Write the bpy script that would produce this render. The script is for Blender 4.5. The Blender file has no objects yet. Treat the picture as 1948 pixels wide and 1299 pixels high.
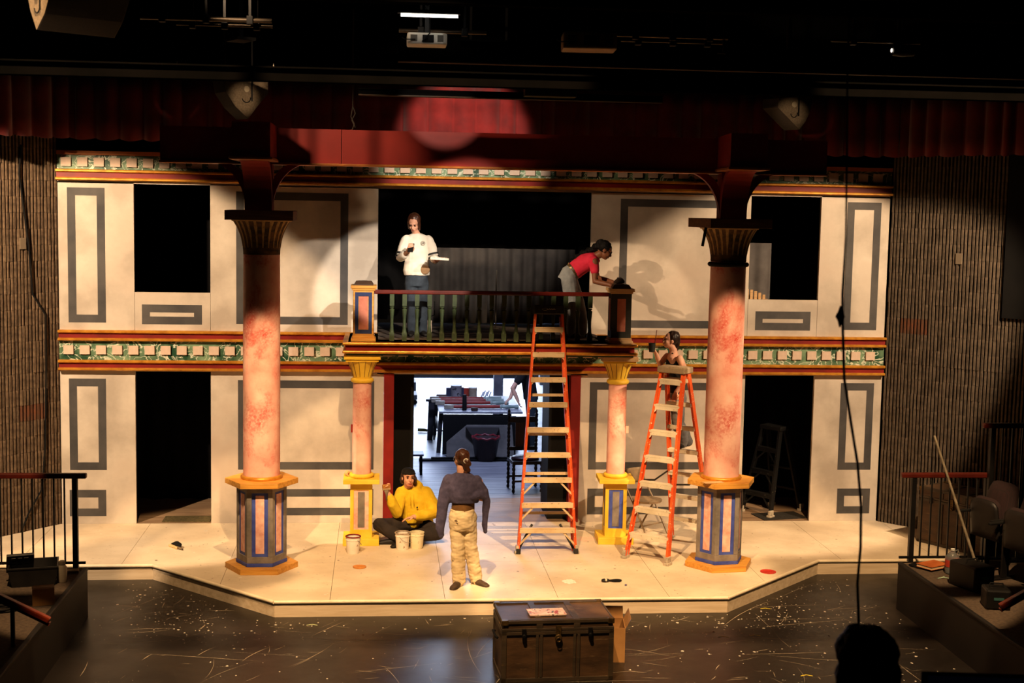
import bpy, bmesh, math, random
from mathutils import Vector, Matrix, noise
random.seed(7)
PI = math.pi
SC = bpy.context.scene
COL = SC.collection

# ------------------------------------------------------------------ camera
def make_camera():
    yaw, pit, rol = (math.radians(a) for a in (5.562, 5.686, 1.058))
    f = Vector((math.sin(yaw)*math.cos(pit), math.cos(yaw)*math.cos(pit), -math.sin(pit)))
    r = f.cross(Vector((0, 0, 1))).normalized(); u = r.cross(f)
    r2 = math.cos(rol)*r + math.sin(rol)*u; u2 = -math.sin(rol)*r + math.cos(rol)*u
    cd = bpy.data.cameras.new('camera'); co = bpy.data.objects.new('camera', cd); COL.objects.link(co)
    cd.sensor_width = 36; cd.lens = 2600/1948*36; cd.clip_end = 200; cd.clip_start = .05
    m = Matrix((r2, u2, -f)).transposed().to_4x4(); m.translation = Vector((-1.36, -17.81, 4.2))
    co.matrix_world = m
    cd.dof.use_dof = True; cd.dof.focus_distance = 16.2; cd.dof.aperture_fstop = 2.8
    SC.camera = co
make_camera()

# ------------------------------------------------------------------ world, exposure, stage lights
SC.view_settings.view_transform = 'Standard'; SC.view_settings.look = 'None'
SC.view_settings.exposure = 0.0; SC.view_settings.gamma = 1.0
SC.view_settings.use_curve_mapping = False
W = bpy.data.worlds.new('dark_house'); SC.world = W; W.use_nodes = True
W.node_tree.nodes['Background'].inputs[0].default_value = (1.0, .72, .45, 1)
W.node_tree.nodes['Background'].inputs[1].default_value = .004

WARM = (1.0, .70, .43); AMBER = (1.0, .63, .31); WHITE = (1.0, .83, .66); COOL = (.62, .74, 1.0)
def spot(name, loc, aim, half_deg, power, color=WARM, blend=.2, size=.06):
    d = bpy.data.lights.new(name, 'SPOT'); d.energy = power; d.color = color
    d.spot_size = math.radians(2*half_deg); d.spot_blend = blend; d.shadow_soft_size = size
    o = bpy.data.objects.new(name, d); COL.objects.link(o); o.location = loc
    o.rotation_euler = (Vector(aim)-Vector(loc)).to_track_quat('-Z', 'Y').to_euler()
    return o
def area(name, loc, aim, sx, sy, power, color):
    d = bpy.data.lights.new(name, 'AREA'); d.shape = 'RECTANGLE'; d.size = sx; d.size_y = sy
    d.energy = power; d.color = color
    o = bpy.data.objects.new(name, d); COL.objects.link(o); o.location = loc
    o.rotation_euler = (Vector(aim)-Vector(loc)).to_track_quat('-Z', 'Y').to_euler()
    return o
# three shuttered spots from the front-of-house bar, on the deck and column feet
spot('house_spotlight', (-3.6, -9.0, 8.5), (-3.0, -3.2, 0), 16.0, 4500, AMBER, .12)
spot('house_spotlight', (-1.3, -9.0, 8.5), (-.6, -3.1, 0), 20.0, 4400, AMBER, .12)
spot('house_spotlight', (3.3, -9.0, 8.5), (2.75, -3.2, 0), 17.2, 5600, AMBER, .12)
# side booms on the set front
spot('boom_spotlight', (-7.0, -5.2, 6.0), (-4.7, 0, 1.75), 24.5, 3500, WARM, .2)
spot('boom_spotlight', (7.0, -5.2, 6.0), (3.9, 0, 1.9), 22.0, 2600, WARM, .25)
# catwalk lights on balcony, beam and valance; added spots for wall and loudspeakers
spot('catwalk_or_added_spot', (1.6, -10.5, 6.7), (-1.2, -.4, 3.18), 4.4, 6000, WHITE, .12)
spot('catwalk_or_added_spot', (-4.8, -6.6, 6.2), (1.35, -.5, 3.36), 3.9, 2700, WARM, .25)
spot('catwalk_or_added_spot', (-4.0, -5.1, 7.9), (1.95, -.3, 3.75), 7.0, 600, WARM, .4)
spot('catwalk_or_added_spot', (-3.4, -6.0, 7.0), (-1.7, -2.3, 4.85), 10.0, 900, WARM, .9)
spot('catwalk_or_added_spot', (-1.6, -6.5, 5.35), (-.66, -2.3, 5.27), 5.9, 560, WHITE, .10)
spot('catwalk_or_added_spot', (2.5, -7.0, 6.4), (-1.95, 0, 3.02), 5.4, 1500, WHITE, .3)  # added spot to brighten the upper wall beside the balcony
spot('catwalk_or_added_spot', (-.35, -1.95, 5.36), (-.32, -.2, 4.95), 31.0, 210, WHITE, .35)
spot('catwalk_or_added_spot', (-1.2, -8.0, 4.9), (-2.78, -3.5, 5.22), 1.75, 700, WARM, .2)  # added spot, imitates stray spill on the left loudspeaker
spot('catwalk_or_added_spot', (1.2, -8.0, 4.9), (2.95, -3.5, 5.2), 1.75, 640, WARM, .2)  # added likewise for spill on the right loudspeaker
spot('catwalk_or_added_spot', (-6.5, -9.5, 5.0), (-4.05, -7.1, 5.6), 5.0, 1000, WARM, .3)  # added spot to brighten the big overhead loudspeaker
# daylight falling in through the loading door behind the stage
area('loading_door_daylight', (-.1, 14.6, 2.3), (-.1, 6, .2), 5.0, 4.4, 1100, COOL)
# blue work light over the backstage crossover
area('crossover_worklight', (.2, 3.6, 3.7), (.2, 4.6, 0), .6, .4, 130, (.5, .6, 1.0))

# ------------------------------------------------------------------ mesh helpers
class MB:
    def __init__(s): s.v = []; s.f = []
    def add(s, vs, fs):
        n = len(s.v); s.v += [tuple(p) for p in vs]; s.f += [tuple(i+n for i in f) for f in fs]; return s
    def bx(s, x0, x1, y0, y1, z0, z1, m=None):
        vs = [Vector((x, y, z)) for x in (x0, x1) for y in (y0, y1) for z in (z0, z1)]
        if m is not None: vs = [m @ p for p in vs]
        return s.add(vs, [(0, 1, 3, 2), (4, 6, 7, 5), (0, 4, 5, 1), (2, 3, 7, 6), (0, 2, 6, 4), (1, 5, 7, 3)])
    def bar(s, a, b, w, d, up=(0, 0, 1), w2=None, d2=None):
        """rectangular bar from a to b, w across, d along 'up'"""
        a, b = Vector(a), Vector(b); t = (b-a).normalized(); up = Vector(up)
        if abs(t.dot(up)) > .98: up = Vector((0, 1, 0)) if abs(t.y) < .9 else Vector((1, 0, 0))
        sd = t.cross(up).normalized(); u = sd.cross(t); w2 = w if w2 is None else w2; d2 = d if d2 is None else d2
        vs = [a+sd*(i*w/2)+u*(j*d/2) for i in (-1, 1) for j in (-1, 1)]+[b+sd*(i*w2/2)+u*(j*d2/2) for i in (-1, 1) for j in (-1, 1)]
        return s.add(vs, [(0, 1, 3, 2), (4, 6, 7, 5), (0, 4, 5, 1), (2, 3, 7, 6), (0, 2, 6, 4), (1, 5, 7, 3)])
    def prism(s, poly, z0, z1, m=None):
        n = len(poly); vs = [Vector((x, y, z0)) for x, y in poly]+[Vector((x, y, z1)) for x, y in poly]
        if m is not None: vs = [m @ p for p in vs]
        ar = sum(poly[i][0]*poly[(i+1) % n][1]-poly[(i+1) % n][0]*poly[i][1] for i in range(n))
        fs = [tuple(range(n-1, -1, -1)), tuple(range(n, 2*n))]+[(i, (i+1) % n, n+(i+1) % n, n+i) for i in range(n)]
        if ar < 0: fs = [tuple(reversed(f)) for f in fs]
        return s.add(vs, fs)
    def tube(s, pts, r, n=8, flat=None, caps=True):
        """swept tube; r scalar or list; flat=(ax,ay) squash factors in the frame"""
        pts = [Vector(p) for p in pts]; k = len(pts); rs = r if isinstance(r, (list, tuple)) else [r]*k
        t0 = (pts[1]-pts[0]).normalized(); ref = Vector((0, 0, 1)) if abs(t0.z) < .9 else Vector((0, 1, 0))
        x = t0.cross(ref).normalized(); vs = []
        for i, p in enumerate(pts):
            t = (pts[min(i+1, k-1)]-pts[max(i-1, 0)]).normalized()
            x = (x-t*x.dot(t)).normalized(); y = t.cross(x)
            fx, fy = flat or (1, 1)
            vs += [p+x*(math.cos(2*PI*j/n)*rs[i]*fx)+y*(math.sin(2*PI*j/n)*rs[i]*fy) for j in range(n)]
        fs = [(i*n+j, i*n+(j+1) % n, (i+1)*n+(j+1) % n, (i+1)*n+j) for i in range(k-1) for j in range(n)]
        if caps: fs += [tuple(range(n-1, -1, -1)), tuple(range((k-1)*n, k*n))]
        return s.add(vs, fs)
    def lathe(s, prof, n=24, c=(0, 0, 0), m=None, a0=0, sides=None):
        c = Vector(c); vs = []; k = len(prof)
        for r, z in prof:
            for j in range(n):
                a = a0+2*PI*j/n; p = Vector((r*math.cos(a), r*math.sin(a), z))
                vs.append(c+(m @ p if m is not None else p))
        fs = [(i*n+j, i*n+(j+1) % n, (i+1)*n+(j+1) % n, (i+1)*n+j) for i in range(k-1) for j in range(n)]
        fs += [tuple(range(n-1, -1, -1)), tuple(range((k-1)*n, k*n))]
        return s.add(vs, fs)
    def ell(s, c, r, n=16, k=10, m=None):
        c = Vector(c); r = (r, r, r) if not isinstance(r, (tuple, list)) else r; vs = [Vector((0, 0, -r[2]))]
        for i in range(1, k):
            t = -PI/2+PI*i/k
            vs += [Vector((r[0]*math.cos(t)*math.cos(2*PI*j/n), r[1]*math.cos(t)*math.sin(2*PI*j/n), r[2]*math.sin(t))) for j in range(n)]
        vs.append(Vector((0, 0, r[2]))); e = len(vs)-1
        if m is not None: vs = [m @ p for p in vs]
        fs = [(0, 1+(j+1) % n, 1+j) for j in range(n)]
        for i in range(k-2):
            fs += [(1+i*n+j, 1+i*n+(j+1) % n, 1+(i+1)*n+(j+1) % n, 1+(i+1)*n+j) for j in range(n)]
        fs += [(1+(k-2)*n+j, 1+(k-2)*n+(j+1) % n, e) for j in range(n)]
        return s.add([c+p for p in vs], fs)
    def loft(s, rings):
        """closed loft through rings (centre, lateral vec, depth vec), n points each"""
        n = 20; vs = []; k = len(rings)
        for c, a, b in rings:
            c, a, b = Vector(c), Vector(a), Vector(b)
            vs += [c+a*math.cos(2*PI*j/n)+b*math.sin(2*PI*j/n) for j in range(n)]
        fs = [(i*n+j, i*n+(j+1) % n, (i+1)*n+(j+1) % n, (i+1)*n+j) for i in range(k-1) for j in range(n)]
        fs += [tuple(range(n-1, -1, -1)), tuple(range((k-1)*n, k*n))]
        return s.add(vs, fs)
    def ringframe(s, x0, x1, z0, z1, w, y0, y1):
        s.bx(x0, x1, y0, y1, z0, z0+w); s.bx(x0, x1, y0, y1, z1-w, z1)
        s.bx(x0, x0+w, y0, y1, z0+w, z1-w); s.bx(x1-w, x1, y0, y1, z0+w, z1-w); return s
    def mesh(s, name):
        me = bpy.data.meshes.new(name); me.from_pydata(s.v, [], s.f); me.validate()
        bm = bmesh.new(); bm.from_mesh(me); bmesh.ops.recalc_face_normals(bm, faces=bm.faces); bm.to_mesh(me); bm.free()
        return me
    def build(s, name, mat, parent=None, smooth=False, bev=0, loc=None, rot=None):
        return link(name, s.mesh(name), mat, parent, smooth, bev, loc, rot)
def link(name, me, mat, parent=None, smooth=False, bev=0, loc=None, rot=None):
    o = bpy.data.objects.new(name, me); COL.objects.link(o)
    if mat is not None and not me.materials: me.materials.append(mat)
    if parent is not None: o.parent = parent
    if loc is not None: o.location = loc
    if rot is not None: o.rotation_euler = rot
    if smooth:
        me.polygons.foreach_set('use_smooth', [True]*len(me.polygons))
        if smooth == 'auto':
            try: me.set_sharp_from_angle(angle=math.radians(35))
            except Exception: pass
    if bev:
        b = o.modifiers.new('edge', 'BEVEL'); b.width = bev; b.segments = 2; b.limit_method = 'ANGLE'
    return o
def tag(o, label=None, cat=None, group=None, kind=None):
    if label: o['label'] = label
    if cat: o['category'] = cat
    if group: o['group'] = group
    if kind: o['kind'] = kind
    return o
def thing(name, label, cat, loc=(0, 0, 0), rz=0, group=None, rot=None):
    o = bpy.data.objects.new(name, None); COL.objects.link(o); o.empty_display_size = .1
    o.location = loc; o.rotation_euler = rot or (0, 0, rz); return tag(o, label, cat, group)
def struct(name, mb, mat, label=None, **k):
    o = mb.build(name, mat, **k); o['kind'] = 'structure'
    if label: o['label'] = label
    return o
def dup(root, label=None, loc=None, rz=None):
    r = root.copy(); COL.objects.link(r)
    if label: r['label'] = label
    if loc is not None: r.location = loc
    if rz is not None: r.rotation_euler = (0, 0, rz)
    for ch in list(root.children):
        c = ch.copy(); COL.objects.link(c); c.parent = r
        for g in list(ch.children):
            d = g.copy(); COL.objects.link(d); d.parent = c
    return r
WORK = None
def remesh(mb, name, vox=.008, smooth=3, disp=0, dscale=12, dscale_z=1):
    """fuse overlapping closed pieces into one continuous skin"""
    global WORK
    if WORK is None: WORK = bpy.data.scenes.new('fuse_work')
    me = mb.mesh(name); o = bpy.data.objects.new(name, me); WORK.collection.objects.link(o)
    m = o.modifiers.new('r', 'REMESH'); m.mode = 'VOXEL'; m.voxel_size = vox
    if smooth:
        q = o.modifiers.new('s', 'SMOOTH'); q.iterations = smooth; q.factor = .5
    vl = WORK.view_layers[0]; vl.update(); dg = vl.depsgraph; ev = o.evaluated_get(dg)
    out = bpy.data.meshes.new_from_object(ev); out.name = name
    bpy.data.objects.remove(o); bpy.data.meshes.remove(me)
    if disp:
        ns = [v.normal.copy() for v in out.vertices]; cs = [v.co.copy() for v in out.vertices]; flat = []
        for p, nn in zip(cs, ns):
            q = Vector((p.x*dscale, p.y*dscale, p.z*dscale*dscale_z))
            d = noise.noise(q)+.5*noise.noise(q*2.3)
            flat += list(p+nn*(d*disp))
        out.vertices.foreach_set('co', flat); out.update()
    return out

# ------------------------------------------------------------------ materials
def lin(c):
    def g(v):
        v /= 255.; return v/12.92 if v <= .04045 else ((v+.055)/1.055)**2.4
    return tuple(g(v) for v in c[:3])+(1,)
class NT:
    def __init__(s, name):
        s.m = bpy.data.materials.new(name); s.m.use_nodes = True; s.t = s.m.node_tree
        s.b = s.t.nodes['Principled BSDF']; s.co = None
    def n(s, typ, **k):
        x = s.t.nodes.new(typ)
        for a, b in k.items():
            if a.startswith('i_'): x.inputs[a[2:].replace('_', ' ')].default_value = b
            else: setattr(x, a, b)
        return x
    def l(s, a, b): s.t.links.new(a, b)
    def coords(s, scale=(1, 1, 1), rot=(0, 0, 0)):
        if s.co is None: s.co = s.n('ShaderNodeTexCoord')
        mp = s.n('ShaderNodeMapping'); mp.inputs['Scale'].default_value = scale; mp.inputs['Rotation'].default_value = rot
        s.l(s.co.outputs['Object'], mp.inputs['Vector']); return mp.outputs['Vector']
    def noise(s, scale, detail=4, stretch=(1, 1, 1), rough=.55, dist=0):
        x = s.n('ShaderNodeTexNoise'); x.inputs['Scale'].default_value = scale; x.inputs['Detail'].default_value = detail
        x.inputs['Roughness'].default_value = rough; x.inputs['Distortion'].default_value = dist
        s.l(s.coords(stretch), x.inputs['Vector']); return x.outputs['Fac']
    def ramp(s, fac, a, b, ca=(0, 0, 0, 1), cb=(1, 1, 1, 1)):
        x = s.n('ShaderNodeValToRGB'); e = x.color_ramp.elements
        e[0].position = a; e[1].position = b; e[0].color = ca; e[1].color = cb
        s.l(fac, x.inputs['Fac']); return x.outputs['Color']
    def mix(s, fac, a, b):
        x = s.n('ShaderNodeMix', data_type='RGBA')
        if isinstance(fac, (int, float)): x.inputs[0].default_value = fac
        else: s.l(fac, x.inputs[0])
        for v, i in ((a, 6), (b, 7)):
            if isinstance(v, tuple): x.inputs[i].default_value = v
            else: s.l(v, x.inputs[i])
        return x.outputs[2]
    def bump(s, h, st=.3, d=.01):
        x = s.n('ShaderNodeBump'); x.inputs['Strength'].default_value = st; x.inputs['Distance'].default_value = d
        s.l(h, x.inputs['Height']); s.l(x.outputs['Normal'], s.b.inputs['Normal'])
    def col(s, c):
        if isinstance(c, tuple): s.b.inputs['Base Color'].default_value = c
        else: s.l(c, s.b.inputs['Base Color'])
    def done(s, rough=.6, metal=0, spec=.4):
        s.b.inputs['Roughness'].default_value = rough; s.b.inputs['Metallic'].default_value = metal
        s.b.inputs['Specular IOR Level'].default_value = spec; return s.m
MATS = {}
def M(key, c1=None, c2=None, scale=6, rough=.65, metal=0, bump=0, lo=.35, hi=.65, stretch=(1, 1, 1), detail=4, spec=.35):
    """two-tone noise paint, cached by key"""
    if key in MATS: return MATS[key]
    t = NT(key); c1 = lin(c1); c2 = lin(c2) if c2 else None
    if c2:
        f = t.noise(scale, detail, stretch); t.col(t.ramp(f, lo, hi, c1, c2))
    else: t.col(c1)
    if bump: t.bump(t.noise(scale*3, 5, stretch), bump)
    MATS[key] = t.done(rough, metal, spec); return MATS[key]
def speckle(key, base, base2, spots, scale=60, thr=.66, rough=.6, stretch=(1, 1, 1), metal=0):
    if key in MATS: return MATS[key]
    t = NT(key); a = t.ramp(t.noise(4, 4, stretch), .35, .65, lin(base), lin(base2))
    f = t.ramp(t.noise(scale, 2, stretch), thr, thr+.03)
    t.col(t.mix(f, a, lin(spots))); MATS[key] = t.done(rough, metal); return MATS[key]
def mat_plaster():
    t = NT('painted_plaster'); a = t.ramp(t.noise(1.6, 6), .38, .64, lin((176, 164, 150)), lin((210, 199, 184)))
    b = t.ramp(t.noise(.8, 3), .55, .75); t.col(t.mix(b, a, lin((184, 166, 150)))); t.bump(t.noise(30, 3), .05)
    return t.done(.75)
def mat_grey_band():
    t = NT('grey_band_paint'); t.col(t.ramp(t.noise(2.2, 5), .36, .66, lin((58, 57, 58)), lin((82, 79, 77)))); return t.done(.7)
def mat_marble():
    t = NT('green_marble'); n1 = t.noise(2.6, 5); a = t.ramp(n1, .38, .66, lin((22, 66, 42)), lin((128, 158, 122)))
    w = t.n('ShaderNodeTexNoise'); w.inputs['Scale'].default_value = 4.5; w.inputs['Detail'].default_value = 3; w.inputs['Distortion'].default_value = 1.6
    t.l(t.coords((1, 1, 1.2), (0, .5, 0)), w.inputs['Vector'])
    x = t.n('ShaderNodeMath', operation='SUBTRACT'); t.l(w.outputs['Fac'], x.inputs[0]); x.inputs[1].default_value = .5
    y = t.n('ShaderNodeMath', operation='ABSOLUTE'); t.l(x.outputs[0], y.inputs[0])
    v = t.ramp(y.outputs[0], .010, .030, (1, 1, 1, 1), (0, 0, 0, 1)); t.col(t.mix(v, a, lin((205, 210, 188)))); return t.done(.45)
def mat_pink():
    t = NT('pink_faux_marble'); a = t.ramp(t.noise(3.2, 6), .35, .66, lin((222, 150, 134)), lin((242, 196, 180)))
    blot = t.ramp(t.noise(1.7, 8, (1, 1, .75), .66, .5), .50, .64); gr = t.ramp(t.noise(40, 5), .30, .55)
    k = t.n('ShaderNodeMath', operation='MULTIPLY'); t.l(blot, k.inputs[0]); t.l(gr, k.inputs[1])
    t.col(t.mix(k.outputs[0], a, lin((200, 52, 40)))); t.bump(t.noise(60, 3), .08); return t.done(.6)
def mat_wood(key, c1, c2, axis='x', rough=.5, scale=5):
    if key in MATS: return MATS[key]
    st = {'x': (1, 12, 12), 'y': (12, 1, 12), 'z': (12, 12, 1)}[axis]
    t = NT(key); f = t.noise(scale*.5, 6, st, .6, .3); t.col(t.ramp(f, .35, .66, lin(c1), lin(c2))); t.bump(f, .08)
    MATS[key] = t.done(rough); return MATS[key]
def mat_deck():
    t = NT('stage_deck_paint'); a = t.ramp(t.noise(1.1, 5), .36, .66, lin((196, 178, 152)), lin((226, 210, 184)))
    s1 = t.ramp(t.noise(5, 6, (1, 4, 1), .7), .60, .70); b = t.mix(s1, a, lin((206, 190, 166)))
    s2 = t.ramp(t.noise(22, 3, (.6, 2.4, 1)), .66, .71); b = t.mix(s2, b, lin((150, 132, 112)))
    s3 = t.ramp(t.noise(14, 2, (1, 2, 1)), .73, .76); t.col(t.mix(s3, b, lin((240, 236, 226)))); t.bump(t.noise(20, 3), .04)
    return t.done(.55)
def mat_blackfloor():
    t = NT('black_floor_paint'); a = t.ramp(t.noise(.8, 6), .35, .68, lin((15, 12, 10)), lin((33, 27, 21)))
    s = t.ramp(t.noise(10, 7, (1, 6, 1), .75, .6), .58, .74); t.col(t.mix(s, a, lin((52, 43, 34)))); t.bump(t.noise(18, 4), .06)
    r = t.ramp(t.noise(2.5, 5), .3, .7, (.33, .33, .33, 1), (.44, .44, .44, 1)); t.l(r, t.b.inputs['Roughness'])
    m = t.done(.4, 0, .5); t.l(r, t.b.inputs['Roughness']); return m
def mat_emit(key, c, st):
    t = NT(key); t.col((0, 0, 0, 1)); t.b.inputs['Emission Color'].default_value = c; t.b.inputs['Emission Strength'].default_value = st
    return t.done(.6)
PLASTER = mat_plaster(); BAND = mat_grey_band(); MARBLE = mat_marble(); PINK = mat_pink(); DECK = mat_deck(); BFLOOR = mat_blackfloor()
GOLD = M('gold_paint', (176, 112, 30), (214, 150, 52), 9, .38, .35, .05)
GOLDWOOD = mat_wood('ochre_wood', (188, 126, 44), (222, 164, 74), 'x', .5)
RED = M('dark_red_paint', (112, 20, 14), (136, 28, 20), 3, .5)
BEAMRED = M('beam_red_paint', (128, 26, 18), (146, 32, 22), 2, .55)
BLACK = M('matte_black', (12, 11, 11), (17, 16, 15), 4, .85, spec=.2)
BLACKMETAL = M('black_metal', (16, 15, 14), (24, 22, 21), 8, .45, .3)
BLUEPAINT = M('blue_paint', (52, 66, 150), (74, 92, 178), 8, .6)
YELLOW = M('yellow_paint', (224, 178, 44), (240, 202, 68), 4, .55, bump=.05)
GREYPAINT = M('warm_grey_paint', (104, 98, 92), (142, 132, 122), 6, .7)
PINKPANEL = M('pink_panel_paint', (222, 156, 138), (244, 200, 184), 12, .65, bump=.08)
RAWWOOD = mat_wood('raw_plywood', (150, 108, 66), (180, 136, 88), 'x', .7)
def link_sub(*a, **k): return link(*a, **k)
# ================================================================== SETTING
FZ = -.18                                   # auditorium floor level
DARKWALL = M('house_wall_black', (9, 8, 8), (13, 12, 11), 2, .9, spec=.1)
struct('floor', MB().bx(-9.5, 9.5, -19, 2.6, FZ-.1, FZ), BFLOOR, 'scuffed black painted floor in front of the stage')
struct('ceiling', MB().bx(-9.6, 9.6, -19.2, 2.6, 10.5, 10.7), DARKWALL)
struct('wall_left', MB().bx(-9.7, -9.5, -19.2, 2.6, FZ-.1, 10.6), DARKWALL)
struct('wall_right', MB().bx(9.5, 9.7, -19.2, 2.6, FZ-.1, 10.6), DARKWALL)
struct('wall_rear', MB().bx(-9.6, 9.6, -19.3, -19.1, FZ-.1, 10.6), DARKWALL)
# high wall over the stage opening, masked in black
struct('wall_upstage', MB().bx(-9.5, 9.5, 2.4, 2.55, 3.9, 10.6).bx(-9.5, -3.0, 2.4, 2.55, FZ, 3.9).bx(3.0, 9.5, 2.4, 2.55, FZ, 3.9), DARKWALL)

# ---- stage platform: painted sheets, nosing, riser boards
def clip(poly, a, b, c):                     # keep a*x+b*y<=c
    out = []
    for i in range(len(poly)):
        p, q = poly[i], poly[(i+1) % len(poly)]
        dp = a*p[0]+b*p[1]-c; dq = a*q[0]+b*q[1]-c
        if dp <= 0: out.append(p)
        if dp*dq < 0:
            t = dp/(dp-dq); out.append((p[0]+t*(q[0]-p[0]), p[1]+t*(q[1]-p[1])))
    return out
EDGE = [(-6.9, -2.03), (-3.94, -2.03), (-2.44, -3.54), (2.44, -3.54), (3.94, -2.03), (6.9, -2.03)]
stage = MB(); stage.prism(EDGE+[(6.9, 0), (-6.9, 0)], FZ, -.022)
platform = struct('stage_platform', stage, M('deck_edge_dark', (60, 50, 40)), 'low stage platform of cream painted sheets with angled front corners')  # dark body shows in sheet joints and as the shadow line under the nosing
def sheet(poly):
    if len(poly) < 3: return
    g = .0022; cx = sum(p[0] for p in poly)/len(poly); cy = sum(p[1] for p in poly)/len(poly)
    q = [(p[0]-g*(1 if p[0] > cx else -1), p[1]-g*(1 if p[1] > cy else -1)) for p in poly]
    MB().prism(q, -.022, 0.0).build('deck_sheet', DECK, platform)
xs_ = [-6.9, -5.5, -4.3, -3.08, -1.86, -.64, .58, 1.8, 3.02, 4.24, 5.46, 6.9]
for i in range(len(xs_)-1):
    for (a, b) in ((-1.22, 0), (-2.03, -1.22)):
        c = [(xs_[i], a), (xs_[i+1], a), (xs_[i+1], b), (xs_[i], b)]
        # side walls cut the outer corners
        c = clip(c, .764, .645, 5.43*.764); c = clip(c, -.764, .645, 5.43*.764); sheet(c)
    c = [(xs_[i], -3.54), (xs_[i+1], -3.54), (xs_[i+1], -2.03), (xs_[i], -2.03)]
    c = clip(c, 1.51, -1.5, 1.51*2.44+1.5*3.54); c = clip(c, -1.51, -1.5, 1.51*2.44+1.5*3.54); sheet(c)
NOSE = M('nosing_paint', (214, 196, 166), (232, 216, 188), 5, .4)
RISER = mat_wood('riser_board_paint', (190, 168, 138), (214, 194, 166), 'x', .6, 3)
for i in range(len(EDGE)-1):
    a, b = Vector((*EDGE[i], 0)), Vector((*EDGE[i+1], 0)); d = (b-a).normalized(); n = Vector((d.y, -d.x, 0))
    MB().bar(a-Vector((0, 0, .112))+n*.004, b-Vector((0, 0, .112))+n*.004, .014, .134).build('riser_board', RISER, platform)
    MB().tube([a-Vector((0, 0, .016))+n*.012-d*.006, b-Vector((0, 0, .016))+n*.012+d*.006], .020, 12).build('nosing', NOSE, platform, smooth='auto')

# ---- ribbed split-block side walls
BLOCK = M('split_block', (84, 67, 51), (120, 99, 77), 14, .95, bump=.6, detail=6)
BLOCKR = M('split_block_grey', (78, 67, 55), (108, 94, 78), 14, .95, bump=.6, detail=6)
MORT = M('block_mortar', (26, 21, 17), (34, 28, 23), 10, .95)
ORBLK = M('block_worn_orange', (112, 66, 42), (92, 66, 48), 12, .95, bump=.5)
def rib_block(seed, half=False):
    rnd = random.Random(seed); L = .2 if half else .400; prof = [(0, .05)]; n = 4 if half else 8; p = L/n
    for i in range(n):
        x = i*p; j = lambda: rnd.uniform(-.003, .003)
        prof += [(x+.010, .022), (x+.015+j(), -.020+j()), (x+p-.010+j(), -.020+j()), (x+p-.005, .022)]
    prof += [(L, .05)]
    m = MB(); m.prism(prof, .0015, .1985)
    return m.mesh('block')
BM = {k: [rib_block(s) for s in range(4)] for k in 'abo'}; BH = {k: [rib_block(s+9, True) for s in range(2)] for k in 'abo'}
for k, mt in zip('abo', (BLOCK, BLOCKR, ORBLK)):
    for me in BM[k]+BH[k]: me.materials.append(mt)
def block_wall(name, origin, d, cols, rows, key, skip, label):
    ang = math.atan2(d[1], d[0]); flip = key == 'a'
    root = struct(name, MB().bx(0, cols*.40+(.6 if key == 'b' else 0), .02, .25, 0, 5.4), MORT, label)
    root.location = origin; root.rotation_euler = (0, 0, ang)
    rnd = random.Random(len(name))
    for r in range(rows):
        off = .2 if r % 2 else 0
        for c in range(cols):
            x = c*.40-off
            if skip(x+.2, r*.2+.1): continue
            k = 'o' if rnd.random() < .010 else key
            o = bpy.data.objects.new('block', BM[k][rnd.randrange(4)] if x >= 0 else BH[k][rnd.randrange(2)]); COL.objects.link(o); o.parent = root
            o.location = (max(x, 0) if x >= 0 else 0, rnd.uniform(-.003, .003), r*.2)
        if off and not skip(cols*.40-.1, r*.2+.1):
            o = bpy.data.objects.new('block', BH[key][rnd.randrange(2)]); COL.objects.link(o); o.parent = root
            o.location = (cols*.40-.2, 0, r*.2)
    return root
# right wall runs towards the house; local +x along the wall, local -y faces the stage
block_wall('wall_brick_right', (5.44, -.02, 0), (.645, -.764), 8, 26, 'b', lambda x, z: False, 'ribbed grey block wall beside the set and dark railing')
# left wall: run from the far end towards the set so that its local -y faces the stage
LW = 5*.40
block_wall('wall_brick_left', (-5.44-.648*LW, .02-.762*LW, 0), (.648, .762), 5, 26, 'a', lambda x, z: False, 'ribbed tan block wall at the edge of the set')
m = MB(); dv = Vector((.645, -.764, 0)); nv = Vector((-.764, -.645, 0)); o0 = Vector((5.44, -.02, 0))
a = o0+dv*1.62+nv*.05; b = o0+dv*3.6+nv*.05
m.add([a+Vector((0, 0, 2.9)), b+Vector((0, 0, 2.9)), b+Vector((0, 0, 5.3)), a+Vector((0, 0, 5.3)),
       a-nv*.04+Vector((0, 0, 2.9)), b-nv*.04+Vector((0, 0, 2.9)), b-nv*.04+Vector((0, 0, 5.3)), a-nv*.04+Vector((0, 0, 5.3))],
      [(0, 1, 2, 3), (4, 7, 6, 5), (0, 4, 5, 1), (3, 2, 6, 7), (0, 3, 7, 4), (1, 5, 6, 2)])
struct('wall_void_dark', m, BLACK, 'dark opening high in the ribbed wall, shown by a black sheet')  # black sheet stands in for the shade of a dark recess
for (s, z, wl, lb) in ((1.0, 3.62, 'r', 'small beige switch plate on the grey ribbed wall'), (LW-.52, 3.62, 'l', 'small beige switch plate on the tan ribbed wall')):
    o, d, nn = (o0, dv, nv) if wl == 'r' else (Vector((-5.44-.648*LW, .02-.762*LW, 0)), Vector((.648, .762, 0)), Vector((.762, -.648, 0)))
    c = o+d*s+nn*.028+Vector((0, 0, z))
    q = MB().bx(-.045, .045, -.006, .006, -.07, .07).build('switch_plate', M('plate_beige', (120, 106, 88)), bev=.004)
    q.location = c; q.rotation_euler = (0, 0, math.atan2(d.y, d.x)); tag(q, lb, 'switch plate')

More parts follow.
